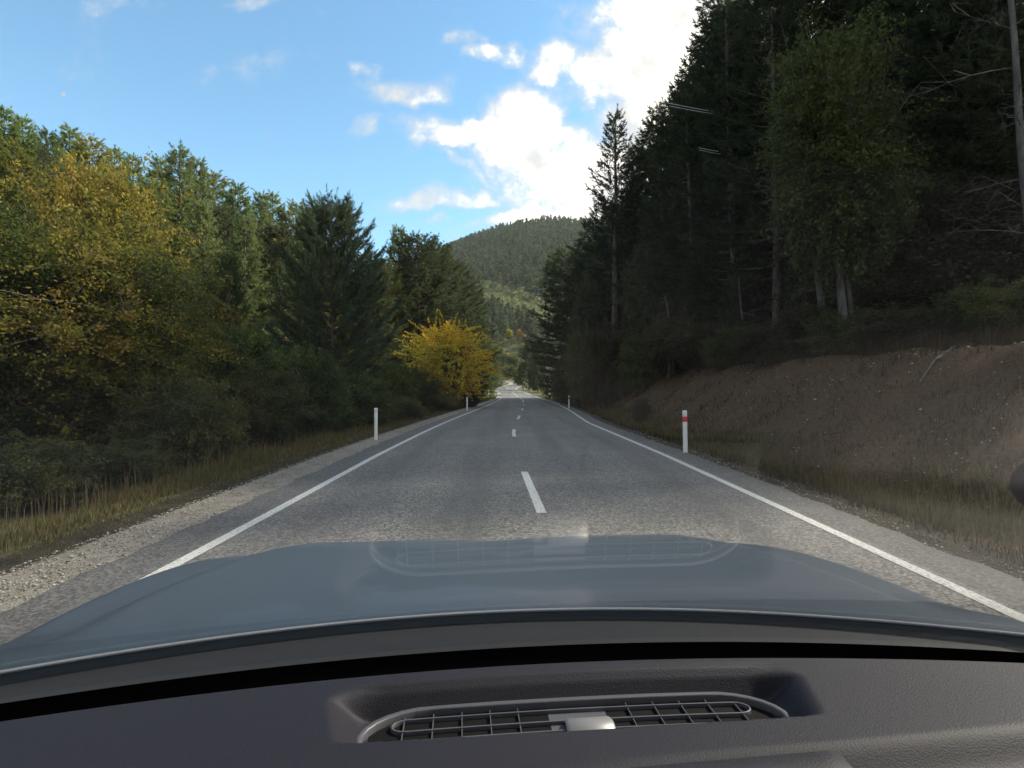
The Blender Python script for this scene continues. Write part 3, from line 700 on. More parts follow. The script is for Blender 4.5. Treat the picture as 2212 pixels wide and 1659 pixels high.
bare_trunk(3, 2212, 360, 2178, -40, 12.5, .085, 'pale bare trunk with dead branches at the right photo edge', 13)
bare_trunk(4, 1458, 760, 1436, 640, 31, .07, 'thin pale stem leaning on the right bank crest', 5)
bare_trunk(5, 1606, 700, 1590, 560, 26, .06, 'thin pale stem left of the tall light green tree', 6)

# valley: scattered small trees by the far road
vl = [('gy', 1101, 712, 262, 26, 'small bright yellow tree far up the valley'), ('go', 1121, 714, 255, 28, 'small orange tree beside the small yellow one far up the valley')]
ty = broadleaf(71, 6, 3., .8, 10, 160, .35, 40, .45, ((.50, .42, .03), (.42, .40, .04)), name='autumn_tree', trunks=1, spike=1.3, shell=.2)
TYY = onray(1100, 708, 8, 350); bplace(ty, 'ty', 6, 3, 1099, 711, TYY, 17, vl[0][5])
to = broadleaf(72, 6, 3., .8, 10, 160, .35, 40, .45, ((.60, .26, .03), (.50, .28, .04)), name='autumn_tree', trunks=1, spike=1.3, shell=.2)
TOY = onray(1121, 710, 8, 350); bplace(to, 'to', 6, 3, 1123, 713, TOY, 17, vl[1][5])
tg = broadleaf(73, 6, 3.2, .3, 12, 260, .28, 40, .4, ((.05, .075, .025), (.10, .13, .035), (.17, .17, .04)), name='green_bush', trunks=2)
for x, y, Y, w, lb in ((1098, 786, 330, 34, 'yellow-green bush where the road disappears'), (1118, 792, 315, 30, 'bright bush right of where the road disappears'), (1085, 760, 290, 30, 'olive tree left of the vanishing road'),
                   (1106, 764, 300, 34, 'light green tree above the road bend'), (1132, 745, 270, 26, 'light tree right of the small orange tree'), (1068, 742, 240, 30, 'green bush left of the small yellow tree'),
                   (1128, 775, 220, 22, 'dim bush on the right of the far road bend'), (1160, 770, 160, 40, 'green bush on the grass right of the far junction'), (1052, 800, 160, 34, 'brownish bush on the bank left of the far road')):
    bplace(tg, 'tg', 6, 3.2, x, y, onray(x, y, 9, 230) if Y > 230 else Y, w, lb, 'bush', 'bushes in the valley ahead')
for x, y, Y, k, lb, w in ((1143, 738, 165, 'dk', 'dark round conifer right of the far road', 44), (1162, 735, 140, 'dk', 'dark conifer beside the right side road', 50), (1062, 755, 150, 'dk', 'dark conifer on the bank left of the far road', 40),
                       (1075, 775, 190, 'lb', 'leaning dark conifer left of the far road bend', 30), (1046, 730, 118, 'dk', 'dark conifer behind the right edge of the golden tree', 50)):
    cplace(k, x, y, Y, lb, group='conifers around the far junction', wpx=w)

# far hillside wood: one mass of small conifers and scrub
r = RS(77); nh = 5200
yy = 350+ (r.rand(nh)**.85)*720; xx = (r.rand(nh)-.5)*(.42*yy)+.02*yy
zz = H(xx, yy); pvx = 1106+1187*xx/yy; pvy = 829.5-(zz+11-CAMZ)/yy*1187
kp = ~((np.abs(pvx-1110) < 34) & (pvy < 752) & (yy < max(TYY, TOY)+2)); fol = MB()
q = 34
scrub = (wav(xx, yy, .03, 2) > .1) & (yy < 560)
hgt = np.where(scrub, 3.5+3*r.rand(nh), 9+6*r.rand(nh)); rad = np.where(scrub, 3.2, 2.1+r.rand(nh))
scrub = scrub | ~kp; hgt = np.where(kp, hgt, 2.2+r.rand(nh)); rad = np.where(kp, rad, 3.4)
tone = np.where(scrub[:, None], np.array([[.24, .27, .11]]), np.array([[.095, .115, .058]]))*(.65+.7*r.rand(nh, 1))
yl = r.rand(nh) < .05; tone[yl] = np.array([.14, .16, .05])
t = r.rand(nh, q)**.75; an = r.rand(nh, q)*6.283; rr = rad[:, None]*np.where(scrub[:, None], np.sqrt(1-t*t*.9), (1-t)**.8+.05)*(.7+.3*r.rand(nh, q))
P = np.stack([xx[:, None]+np.cos(an)*rr, yy[:, None]+np.sin(an)*rr, zz[:, None]+hgt[:, None]*t], -1)
P = P.reshape(-1, 3); k = len(P)
a = nrm(r.randn(k, 3)*np.array([1, 1, .6])); b = nrm(r.randn(k, 3)); s = np.repeat(hgt, q)[:, None]*.13+.35
V = np.stack([P+a*s, P-a*s*.5+b*s*.7, P-a*s*.5-b*s*.7], 1).reshape(-1, 3)
T = np.repeat(np.repeat(tone[:, None], q, 1).reshape(-1, 3)*(.8+.4*r.rand(k, 1)), 3, 0)
fol.add(V, np.arange(3*k).reshape(-1, 3), T)
hw = fol.build('hillside_forest', M['needle']); tag(hw, 'distant conifer forest and scrub covering the hill ahead', 'forest', kind='stuff')

# ------------------------------------------------------------------ grass, litter, stones
def blades(mb, X, Y, h, w, tint, r, lean=.35):
    n = len(X); Z = H(X, Y)-.02; az = r.rand(n)*6.283
    dx = np.cos(az); dy = np.sin(az); le = h*lean*r.rand(n); a2 = r.rand(n)*6.283
    b0 = np.stack([X-dx*w, Y-dy*w, Z], -1); b1 = np.stack([X+dx*w, Y+dy*w, Z], -1)
    m = np.stack([X+np.cos(a2)*le*.35, Y+np.sin(a2)*le*.35, Z+h*.6], -1); tp = np.stack([X+np.cos(a2)*le, Y+np.sin(a2)*le, Z+h], -1)
    wv = np.stack([dx*w*.7, dy*w*.7, 0*dx], -1)
    V = np.stack([b0, b1, m+wv, m-wv, tp], 1).reshape(-1, 3); i = np.arange(n)*5
    n0 = mb.n; T = np.repeat(tint[:, None], 5, 1).reshape(-1, 3)
    mb.add(V, np.stack([i, i+1, i+2, i+3], -1), T)
    F = np.stack([i+3, i+2, i+4], -1)+n0; mb.f.append(F)
r = RS(15)
def yscatter(n, y0, y1): # denser close by
    u = r.rand(n); return y0*(y1/y0)**u
mb = MB()
n = 60000; Y = yscatter(n, 3., 75.); d = -(4.42+np.abs(r.randn(n))*.5+1.9*r.rand(n)**1.2); X = xc(Y)+d
clump = wav(X, Y, 2.1, 3)+.6*wav(X, Y, 6.3, 1)
keep = (clump+r.rand(n)*1.4 > .25) & (np.abs(Y-117) > 8); X, Y, d, clump = X[keep], Y[keep], d[keep], clump[keep]; n = len(X)
tall_ = ss(-d, 4.7, 5.8)
h = (.05+.28*tall_*(.3+.7*r.rand(n)))*(.7+.5*np.clip(clump, 0, 1))*(1+.3*(Y > 9)*(Y < 20)); h *= .75+.25*np.minimum(1, 30/Y)
pal = np.array([[.125, .11, .045], [.09, .10, .032], [.19, .15, .07], [.065, .085, .025], [.13, .095, .05]])
gi = r.randint(0, 5, n); gi = np.where(Y > 30, np.where(r.rand(n) < .6, 3, gi), gi)
tn = pal[gi]*(.7+.6*r.rand(n, 1)); blades(mb, X, Y, h, .004+Y*.00035, tn, r)
# tall feathery stalks in the left verge
n = 900; Y = yscatter(n, 7., 30.); X = xc(Y)-(5.8+1.8*r.rand(n)); blades(mb, X, Y, .3+.4*r.rand(n), .003+Y*.0002, np.array([[.20, .16, .08]])*(.6+.6*r.rand(n, 1)), r, .25)
# far junction lawns
n = 16000; Y = 80+60*r.rand(n); sg = np.where(r.rand(n) < .5, -1, 1); X = xc(Y)+sg*(3.9+11*r.rand(n)); kp = np.abs(Y-(117+.2*np.abs(X))) > 6.5; X, Y = X[kp], Y[kp]; n = len(X)
blades(mb, X, Y, .15+.15*r.rand(n), .05, np.array([[.12, .15, .035]])*(.7+.7*r.rand(n, 1))+r.rand(n, 1)*np.array([[.06, .03, .0]]), r)
gl = mb.build('verge_grass', M['blade']); tag(gl, 'olive and straw-coloured grass along the left verge', 'grass', kind='stuff')
mb = MB()
n = 42000; Y = yscatter(n, 3., 70.); d = 4.15+6.6*r.rand(n)**1.1; X = xc(Y)+d
clump = wav(X, Y, 1.6, 6)+.7*wav(X, Y, 5.3, 2)
keep = clump+r.rand(n)*1.6 > .75; X, Y, d, clump = X[keep], Y[keep], d[keep], clump[keep]; n = len(X)
h = (.05+.20*r.rand(n))*(.6+.6*np.clip(clump, 0, 1))
pal = np.array([[.065, .043, .024], [.055, .048, .02], [.045, .028, .018], [.085, .06, .034], [.04, .045, .018]])
blades(mb, X, Y, h, .004+Y*.0004, pal[r.randint(0, 5, n)]*(.6+.6*r.rand(n, 1)), r, .8)
n = 16000; Y = yscatter(n, 4., 48.); X = xc(Y)+4.5+1.6*r.rand(n)**1.3; kp = wav(X, Y, 1.1, 3)+r.rand(n)*1.2 > .35; X, Y = X[kp], Y[kp]; n = len(X)
blades(mb, X, Y, .08+.24*r.rand(n), .004+Y*.00035, np.array([[.14, .115, .055]])*(.5+.7*r.rand(n, 1))*np.where(r.rand(n, 1) < .3, np.array([[.6, .85, .5]]), 1), r, .5)
n = 9000; Y = yscatter(n, 6., 50.); X = xc(Y)+9.6+1.8*r.rand(n)
blades(mb, X, Y, .15+.45*r.rand(n), .004+Y*.0003, np.array([[.085, .06, .036]])*(.5+.7*r.rand(n, 1)), r, .5)
gl = mb.build('dry_grass', M['blade']); tag(gl, 'sparse dry brown grass and litter on the right bank', 'grass', kind='stuff')
def stones(name, n, xf, size, tint, label, seed):
    r = RS(seed); mb = MB(); X, Y = xf(r, n); n = len(X); Z = H(X, Y)
    base = nrm(np.array([[1, 0, 0], [-1, 0, 0], [0, 1, 0], [0, -1, 0], [0, 0, 1], [0, 0, -1.]]))
    fc = np.array([[0, 2, 4], [2, 1, 4], [1, 3, 4], [3, 0, 4], [2, 0, 5], [1, 2, 5], [3, 1, 5], [0, 3, 5]])
    s = size[0]+(size[1]-size[0])*r.rand(n)**3; sc = np.stack([s, s*(.5+.5*r.rand(n)), s*(.35+.3*r.rand(n))], -1)
    V = base[None]*(.75+.5*r.rand(n, 6, 1))*sc[:, None]; az = r.rand(n)*6.283; c, q = np.cos(az)[:, None], np.sin(az)[:, None]
    V = np.stack([V[..., 0]*c-V[..., 1]*q, V[..., 0]*q+V[..., 1]*c, V[..., 2]], -1)+np.stack([X, Y, Z+.01], -1)[:, None]
    F = (fc[None]+(np.arange(n)*6)[:, None, None]).reshape(-1, 3)
    t = np.array(tint)[r.randint(0, len(tint), n)]*(.7+.6*r.rand(n, 1)); mb.add(V.reshape(-1, 3), F, np.repeat(t[:, None], 6, 1).reshape(-1, 3))
    o = mb.build(name, M['stone']); tag(o, label, 'stones', kind='stuff')
m, nt, o_ = newmat('stone'); p = N(nt, 'ShaderNodeBsdfPrincipled'); p.inputs['Roughness'].default_value = .85
a_ = N(nt, 'ShaderNodeAttribute', attribute_name='tint'); L(nt, a_.outputs['Color'], p.inputs['Base Color']); L(nt, p.outputs[0], o_.inputs[0]); M['stone'] = m
def bankf(r, n):
    Y = 4*(45/4.)**r.rand(n); d = 5.2+4.6*r.rand(n)**.8; X = xc(Y)+d; k = wav(X, Y, 1.0, 9)+r.rand(n)*1.2 > .45; return X[k], Y[k]
stones('bank_stones', 3200, bankf, (.008, .042), [(.30, .27, .22), (.20, .17, .14), (.40, .36, .30)], 'pale little stones and leaves scattered on the brown right bank', 3)
def shf(r, n):
    Y = 2.5*(50/2.5)**r.rand(n); a = r.rand(n) < .85; d = np.where(a, -(3.68+.85*r.rand(n)), 3.75+.4*r.rand(n)); return xc(Y)+d, Y
stones('shoulder_gravel', 16000, shf, (.006, .020), [(.36, .335, .295), (.29, .27, .235), (.22, .20, .17)], 'loose pale gravel along both shoulders of the road', 4)

# ------------------------------------------------------------------ marker posts, sign posts
def marker(x, y, Yd, label, hgt=.97, red=True, lean=0., face=True):
    X = (x-1106)/1187.*Yd; z = float(H(X, Yd)); root = empty('marker_post', (X, Yd, z)); root.rotation_euler = (0, lean, 0)
    mb = MB(); w = .048
    # flat-fronted post of shallow U section, rounded top
    P = []
    for zz_, s in ((-.15, 1), (hgt-.03, 1), (hgt-.008, .92), (hgt, .7)):
        P.append([(-w*s, -.012, zz_), (w*s, -.012, zz_), (w*s, .028, zz_), (w*.72*s, .028, zz_), (w*.66*s, .002, zz_), (-w*.66*s, .002, zz_), (-w*.72*s, .028, zz_), (-w*s, .028, zz_)])
    V = sum(P, []); F = [[k*8+i, k*8+(i+1) % 8, k*8+8+(i+1) % 8, k*8+8+i] for k in range(3) for i in range(8)]
    mb.add(V, F); mb.add(P[-1], [[0, 1, 4, 5], [1, 2, 3, 4], [0, 5, 6, 7]]); mb.build('post', M['post'], root, tint=False)
    if red:
        b = MB(); b.box(-w-.002, w+.002, -.0155, .030, hgt-.26, hgt-.135, .002); b.build('red_band', M['red'], root, tint=False)
    c = MB(); c.box(-w*.85, w*.85, -.020, -.0125, hgt-.115, hgt-.03, .004); c.build('reflector', M['lens'], root, tint=False)
    return tag(root, label, 'marker post', 'white edge marker posts')
marker(812, 0, 15.9, 'near white marker post on the left verge', .93, red=False)
marker(1009, 0, 35.8, 'second white marker post on the left, before the golden tree', .93, red=False)
marker(1481, 0, 12.5, 'near white marker post with a red band below the right bank', .99, lean=-.02)
marker(1229, 0, 40, 'second white marker post with red band on the right', .97)
marker(1191.5, 0, 79, 'far white marker post on the grass by the right side road', .95, red=False)
marker(1133, 0, 150, 'tiny marker post on the right of the far road', .95, red=False)
def pole(x, Yd, h, r_, label, mat='steel', sign=None, name='sign_post', cat='sign post', group=None):
    X = (x-1106)/1187.*Yd; z = float(H(X, Yd)); root = empty(name, (X, Yd, z))
    mb = MB(); mb.tube([(0, 0, -.2), (0, 0, h*.5), (0, 0, h-.02), (0, 0, h)], [r_, r_, r_, r_*.6], 8); mb.build('pole', M[mat], root, smoothf=False, tint=False)
    if sign:
        b = MB(); b.box(sign[0], sign[1], -.02, .02, h-sign[2], h-sign[3], .008); b.build('sign_blade', M[sign[4]], root, tint=False)
    return tag(root, label, cat, group)
pole(1055.6, 97, 2.75, .075, 'pale street sign post with a dark blade by the left side road', 'post', (-1.7, -.08, .28, .05, 'signblue'))
pole(1066.5, 92, .95, .04, 'short grey stake on the left grass corner', 'wood', name='stake', cat='stake')
pole(1073, 112, .9, .06, 'low brown post left of the far junction', 'wood', name='stake', cat='stake')
pole(1179, 112, 2.8, .07, 'tall sign post by the right side road', 'steel')
pole(1134.6, 168, 2.9, .10, 'pale tall post on the right verge of the far road', 'post')
for x, Yd, h in ((1170.5, 96, .95), (1173, 104, 1.0), (1181, 106, .9)):
    pole(x, Yd, h, .075, {1170.5: 'short dark post, left one by the right side road', 1173: 'short dark post, middle one by the right side road', 1181: 'short dark post, right one by the right side road'}[x], 'wood', name='fence_post', cat='fence post', group='short posts by the right side road')

# overhead wires lit by the sun, crossing above the right forest edge
def wire(name, p0, p1, sag, rad, label, grp):
    t = np.linspace(0, 1, 30)[:, None]; a = np.array(p0); b = np.array(p1); P = a+(b-a)*t+np.array([0, 0, -1])*sag*4*t*(1-t)
    mb = MB(); mb.tube(P, rad, 5); o = mb.build(name, M['wire'], smoothf=True, tint=False); tag(o, label, 'power line', grp)
def wpt(x, y, Y): a, b = atp(x, y, Y); return (a, Y, b)
for (xa, ya, xb, yb, Yd, lb) in ((1440, 222, 1541, 241, 24, 'upper wire of the long bright pair before the right forest'), (1446, 229, 1541, 246, 24, 'lower wire of the long bright pair before the right forest'),
                            (1508, 319, 1552, 327, 24, 'upper wire of the short bright pair before the right forest'), (1511, 324, 1556, 333, 24, 'lower wire of the short bright pair before the right forest')):
    wire('overhead_wire', wpt(xa, ya, Yd), wpt(xb, yb, Yd+1), .01, .011, lb, 'bright wires before the right forest')

# daytime moon
m, nt, o_ = newmat('moon'); e = N(nt, 'ShaderNodeEmission'); e.inputs[0].default_value = (.72, .86, 1, 1); e.inputs[1].default_value = .33; L(nt, e.outputs[0], o_.inputs[0])
mb = MB(); Yd = 6000.; X, z = atp(137, 204, Yd); th = np.linspace(-math.pi/2, math.pi/2, 9); ph = np.linspace(-math.pi/2, math.pi/2, 9); R_ = 22
V = [(R_*math.cos(a)*math.cos(b), R_*math.cos(a)*math.sin(b), R_*math.sin(a)) for a in th for b in np.linspace(-1.9, .35, 9)]
idx = np.arange(81).reshape(9, 9); mb.add(V, np.stack([idx[:-1, :-1], idx[:-1, 1:], idx[1:, 1:], idx[1:, :-1]], -1).reshape(-1, 4))
mo = mb.build('moon', m, tint=False); mo.location = (X, Yd, z); mo.rotation_euler = (0, .5, 0); tag(mo, 'faint half moon high in the blue sky at left', 'moon')

# ------------------------------------------------------------------ the car we look out of
PSI = math.radians(5.2); UC = .11
car = empty('car', (0, 0, 0), PSI); tag(car, 'steel blue car seen from inside over dashboard and bonnet', 'car')
M['dash'] = principled('dash_plastic', (.0100, .0094, .0142), .62, bump=(620, .6, .0007), spec=.22, var=.05, vscale=6)
M['trim'] = principled('dark_trim', (.055, .055, .063), .45, spec=.4)
M['knob'] = principled('silver_knob', (.15, .145, .145), .42, metal=.2)
M['black'] = principled('black_and_shade', (.004, .004, .004), .8, spec=.1)  # matte black for real parts and for shade painted into gaps
M['cowl'] = principled('cowl_plastic', (.035, .037, .042), .6)
M['body'] = principled('blue_paint', (.068, .092, .120), .5, metal=.25, coat=.3)
M['liner'] = principled('headliner', (.12, .12, .12), .9)
def grid(u, v, zf):
    U, Vv = np.meshgrid(u, v); Z = zf(U, Vv); n0, n1 = U.shape; idx = np.arange(n0*n1).reshape(n0, n1)
    F = np.stack([idx[:-1, :-1], idx[:-1, 1:], idx[1:, 1:], idx[1:, :-1]], -1).reshape(-1, 4)
    return U, Vv, Z, F
# bonnet with fenders: parameters s (rear to nose) and q (across)
q = np.concatenate([np.linspace(-1.12, -.80, 26), np.linspace(-.79, .79, 80), np.linspace(.80, 1.12, 26)])
s = np.linspace(0, 1.62, 90)
Q, S = np.meshgrid(q, s)
vr = 1.115-.23*Q**2
Vv = vr+S*(1-.0*Q)+0
w = Vv-1.1
def hoodz(Q, Vv):
    w = np.clip(Vv-1.1, -.3, 9); z = 1.09-.1307*w*np.abs(w)*np.where(w > 0, 1, .2)
    cre = .81-.13*np.clip((Vv-1.235)/.85, 0, 1.3)
    z -= .040*ss(np.abs(Q), cre-.02, cre+.09)*ss(Vv-(1.115-.23*Q**2), .04, .30)                       # fenders lie a little lower than the raised centre
    z -= .010*np.exp(-((Q)/.16)**2)*ss(Vv, 1.3, 1.8)                 # shallow centre valley
    hw = 1.02-.14*np.clip((Vv-1.75)/.7, 0, 1)**2
    e = np.clip((np.abs(Q)-(hw-.05))/.05, 0, 4); z -= .03*e**2.2
    z -= .35*np.clip(Vv-2.35, 0, 2)**1.2
    return z
Z = hoodz(Q, Vv)
mb = MB(); n0, n1 = Q.shape; idx = np.arange(n0*n1).reshape(n0, n1); F = np.stack([idx[:-1, :-1], idx[:-1, 1:], idx[1:, 1:], idx[1:, :-1]], -1).reshape(-1, 4)
mb.add(np.stack([Q+UC, Vv, Z], -1), F)
# turned-down rear lip
lip = np.stack([q+UC, 1.115-.23*q**2-.004, hoodz(q, 1.115-.23*q**2)-.012], -1); lip2 = lip+np.array([0, .004, -.03])
top = np.stack([q+UC, 1.115-.23*q**2, hoodz(q, 1.115-.23*q**2)], -1); A = np.concatenate([top, lip, lip2]); n = len(q)
F = [[k*n+i+1, k*n+i, (k+1)*n+i, (k+1)*n+i+1] for k in range(2) for i in range(n-1)]; mb.add(A, F)
hood = mb.build('bonnet', M['body'], car, smoothf=True, tint=False)
# bright rim along the rear edge of the bonnet
mb = MB(); qq = np.linspace(-.98, .98, 60); mb.tube(np.stack([qq+UC, 1.115-.23*qq**2-.004, hoodz(qq, 1.115-.23*qq**2)-.001], -1), .0035, 6)
M['rim'] = principled('pale_rim', (.45, .47, .50), .3, metal=.4)
mb.build('bonnet_edge', M['rim'], car, smoothf=True, tint=False)
# cowl panel between bonnet and windscreen
mb = MB(); qq = np.linspace(-1.0, 1.0, 60)
rows = [(-.001, -.022), (-.02, -.02), (-.07, -.018), (-.13, -.02), (-.19, -.045), (-.24, -.10)]
V = np.array([[(a+UC, 1.115-.23*a*a+dv, float(hoodz(a*.92, 1.115))+dz) for a in qq] for dv, dz in rows]); n0, n1 = V.shape[:2]
idx = np.arange(n0*n1).reshape(n0, n1); mb.add(V, np.stack([idx[:-1, 1:], idx[:-1, :-1], idx[1:, :-1], idx[1:, 1:]], -1).reshape(-1, 4))
mb.build('cowl_panel', M['cowl'], car, smoothf=True, tint=False)
# windscreen: thin solid pane, raked 30 degrees
GZ0, GT = 1.665, .649
m, nt, o_ = newmat('windscreen_glass')
ge = N(nt, 'ShaderNodeNewGeometry'); dt = N(nt, 'ShaderNodeVectorMath', operation='DOT_PRODUCT'); L(nt, ge.outputs['Normal'], dt.inputs[0]); L(nt, ge.outputs['Incoming'], dt.inputs[1])
cs = math_(nt, 'ABSOLUTE', dt.outputs['Value']); fr = math_(nt, 'ADD', .04, math_(nt, 'MULTIPLY', math_(nt, 'POWER', math_(nt, 'SUBTRACT', 1.0, cs), 5.0), .96), clamp=True)
tr_ = N(nt, 'ShaderNodeBsdfTransparent'); tr_.inputs[0].default_value = (.975, .97, .955, 1); gl_ = N(nt, 'ShaderNodeBsdfGlossy'); gl_.inputs['Roughness'].default_value = 0.0
mx = N(nt, 'ShaderNodeMixShader'); L(nt, fr, mx.inputs[0]); L(nt, tr_.outputs[0], mx.inputs[1]); L(nt, gl_.outputs[0], mx.inputs[2]); L(nt, mx.outputs[0], o_.inputs[0])
M['glass'] = m
qq = np.linspace(-1.0, 1.0, 70); zz_ = np.linspace(0, 1, 40)
def gpt(a, t, off):
    v0 = .90-.21*a*a; v1 = -.14-.12*a*a; v = v0*(1-t)+v1*t; vplane = v
    z = GZ0-GT*(v+.21*a*a); return (a+UC, v, z+off)
mb = MB()
for off, fl in ((0, 0), (.005, 1)):
    V = np.array([[gpt(a, t, off) for a in qq] for t in zz_]); n0, n1 = V.shape[:2]; idx = np.arange(n0*n1).reshape(n0, n1)
    F = np.stack([idx[:-1, 1:], idx[:-1, :-1], idx[1:, :-1], idx[1:, 1:]], -1).reshape(-1, 4)
    mb.add(V, F if not fl else F[:, ::-1])
glass = mb.build('windscreen', M['glass'], car, smoothf=True, tint=False)
# ceramic border at the glass foot, widened in black to paint shade there
mb = MB(); ts = np.linspace(0, .225, 8); V = np.array([[np.array(gpt(a, t, -.003)) for a in qq] for t in ts]); n0, n1 = V.shape[:2]; idx = np.arange(n0*n1).reshape(n0, n1)
mb.add(V, np.stack([idx[:-1, 1:], idx[:-1, :-1], idx[1:, :-1], idx[1:, 1:]], -1).reshape(-1, 4)); mb.build('border_and_shade', M['black'], glass, smoothf=True, tint=False)
# dashboard
u = np.concatenate([np.linspace(-1.0, -.30, 30), np.linspace(-.295, .295, 200), np.linspace(.30, 1.0, 30)])
tt = np.unique(np.concatenate([np.linspace(0, .5, 40), np.linspace(.5, 1, 150)]))
Q, Tt = np.meshgrid(u, tt)
ve = .592-.21*Q**2
Vd = .12+(ve-.12)*Tt
def dashz(Q, v):
    ve = .592-.21*Q**2
    z = 1.25-.0*v
    z = z-.012*ss(v, ve-.010, ve)**2*1.0
    lipv = .4715+.012*0
    vr_ = ve-.026
    sN = (v-lipv)/(vr_-lipv); hl = .212+.028*np.clip(sN, 0, 1)
    rnd = .02*np.exp(-((sN-.95)/.12)**2)
    mask = 1-ss(np.abs(Q), hl-.034-rnd, hl+.008-rnd*.5)
    dep = np.interp(sN, [-.02, .05, .10, .80, .86, .94, 1.02, 1.12], [0, .024, .028, .027, .019, .008, .0015, 0])
    z = z-dep*mask
    fold = .436-.03*np.clip(.12-Q, 0, .3)
    z -= .018*ss(fold-v, 0, .035)*ss(Q, -.08, .10)
    z -= .9*np.clip(.33-v, 0, 1)**1.5
    # instrument hood swells softly at the driver's side
    z += .010*np.exp(-(((Q-.50)/.22)**2+((v-.37)/.14)**2))
    z -= .05*ss(np.abs(Q), .62, .95)
    return z
Z = dashz(Q, Vd); mb = MB(); n0, n1 = Q.shape; idx = np.arange(n0*n1).reshape(n0, n1); F = np.stack([idx[:-1, :-1], idx[:-1, 1:], idx[1:, 1:], idx[1:, :-1]], -1).reshape(-1, 4)
mb.add(np.stack([Q+UC, Vd, Z], -1), F)
e0 = np.stack([u+UC, .592-.21*u**2, dashz(u, .592-.21*u**2)], -1); e1 = e0+np.array([0, .002, -.10]); n = len(u)
mb.add(np.concatenate([e0, e1]), [[i, i+1, n+i+1, n+i] for i in range(n-1)])
dash = mb.build('dashboard', M['dash'], car, smoothf=True, tint=False)
# black sheet painting in the shade of the gap behind the dashboard
mb = MB(); V = [(a+UC, v-.21*a*a, z) for v, z in ((.59, 1.17), (.88, 1.05)) for a in np.linspace(-1, 1, 40)]
mb.add(V, [[i, i+1, 40+i+1, 40+i] for i in range(39)]); mb.build('dash_gap_shade', M['black'], dash, tint=False)
# vent
def ring(mb, hu, v0, v1, z, wd, ht, seg=14, bend=.21):
    """stadium-shaped rib"""
    cv = (v0+v1)/2; hv = (v1-v0)/2; pts = []
    an = np.linspace(-math.pi/2, math.pi/2, seg)
    for a in an: pts.append((hu-hv*1.6+math.cos(a)*hv*1.6, cv+math.sin(a)*hv))
    for x in np.linspace(hu-hv*1.6, -hu+hv*1.6, 40)[1:-1]: pts.append((x, v1))
    for a in an: pts.append((-hu+hv*1.6-math.cos(a)*hv*1.6, cv-math.sin(a)*hv))
    for x in np.linspace(-hu+hv*1.6, hu-hv*1.6, 40)[1:-1]: pts.append((x, v0))
    pts = np.array(pts); T = nrm(np.roll(pts, -1, 0)-np.roll(pts, 1, 0)); Nn = np.stack([T[:, 1], -T[:, 0]], -1); n = len(pts); R_ = []
    for o, dz in ((wd/2, -ht), (wd/2, -wd*.2), (wd*.3, 0), (-wd*.3, 0), (-wd/2, -wd*.2), (-wd/2, -ht)):
        p = pts+Nn*o; R_.append(np.stack([p[:, 0]+UC, p[:, 1]-bend*p[:, 0]**2*.6, np.full(n, z+dz)], -1))
    V = np.concatenate(R_); F = [[k*n+i, k*n+(i+1) % n, (k+1)*n+(i+1) % n, (k+1)*n+i] for k in range(5) for i in range(n)]; mb.add(V, F)
vz0 = 1.2275
mb = MB(); V = [];
vs = np.linspace(.478, .549, 2)
for v in (.474, .549):
    for a in np.linspace(-.196, .196, 30): V.append((a+UC, v-.126*a*a, 1.2236))
mb.add(V, [[i, i+1, 30+i+1, 30+i] for i in range(29)]); mb.build('vent_shade', M['black'], dash, tint=False)  # black sheet over the recess floor, standing for shade inside the vent
mb = MB(); ring(mb, .203, .470, .5505, vz0+.0035, .0065, .012); mb.build('vent_frame', M['trim'], dash, smoothf=True, tint=False)
mb = MB(); ring(mb, .176, .5205, .5385, vz0, .0018, .006); mb.build('vent_slat', M['trim'], dash, smoothf=True, tint=False)
mb = MB(); ring(mb, .176, .486, .506, vz0, .0018, .006); mb.build('vent_slat', M['trim'], dash, smoothf=True, tint=False)
for a in np.linspace(-.165, .165, 13):
    if -.034 < a < .03: continue
    mb = MB(); b0 = -.126*a*a; mb.box(a+UC-.0005, a+UC+.0005, .478+b0, .546+b0, vz0-.0036, vz0-.0010, .0003); mb.build('vent_divider', M['trim'], dash, tint=False)
mb = MB(); mb.box(UC-.026, UC+.032, .476, .546, vz0-.006, vz0-.0035, .001); mb.build('vent_centre_panel', M['trim'], dash, tint=False)
mb = MB(); ng = 14; V = []
for i in range(ng+1):
    a = math.pi*i/ng
    for e, xx_ in enumerate((-.013, -.010, .030, .033)):
        k = .8 if e in (0, 3) else 1; V.append((UC+xx_, .509-math.cos(a)*.016*k, vz0-.008+math.sin(a)*.0135*k))
idx = np.arange(len(V)).reshape(-1, 4); mb.add(V, np.stack([idx[:-1, 1:], idx[:-1, :-1], idx[1:, :-1], idx[1:, 1:]], -1).reshape(-1, 4)); mb.build('vent_thumbwheel', M['knob'], dash, smoothf=True, tint=False)
# display surround with perforated grille at the bottom edge
mb = MB(); V = []
for a in np.linspace(.02, .2, 16):
    for v, z in ((.437-.012, 1.2475), (.434-.012, 1.2500), (.405, 1.2480), (.38, 1.2400)): V.append((a+UC, v-.0+(a-.1)*.03, z+(-.004 if a > .195 else 0)))
idx = np.arange(len(V)).reshape(-1, 4); mb.add(V, np.stack([idx[:-1, 1:], idx[:-1, :-1], idx[1:, :-1], idx[1:, 1:]], -1).reshape(-1, 4)); mb.build('display_surround', M['dash'], dash, smoothf=True, tint=False)
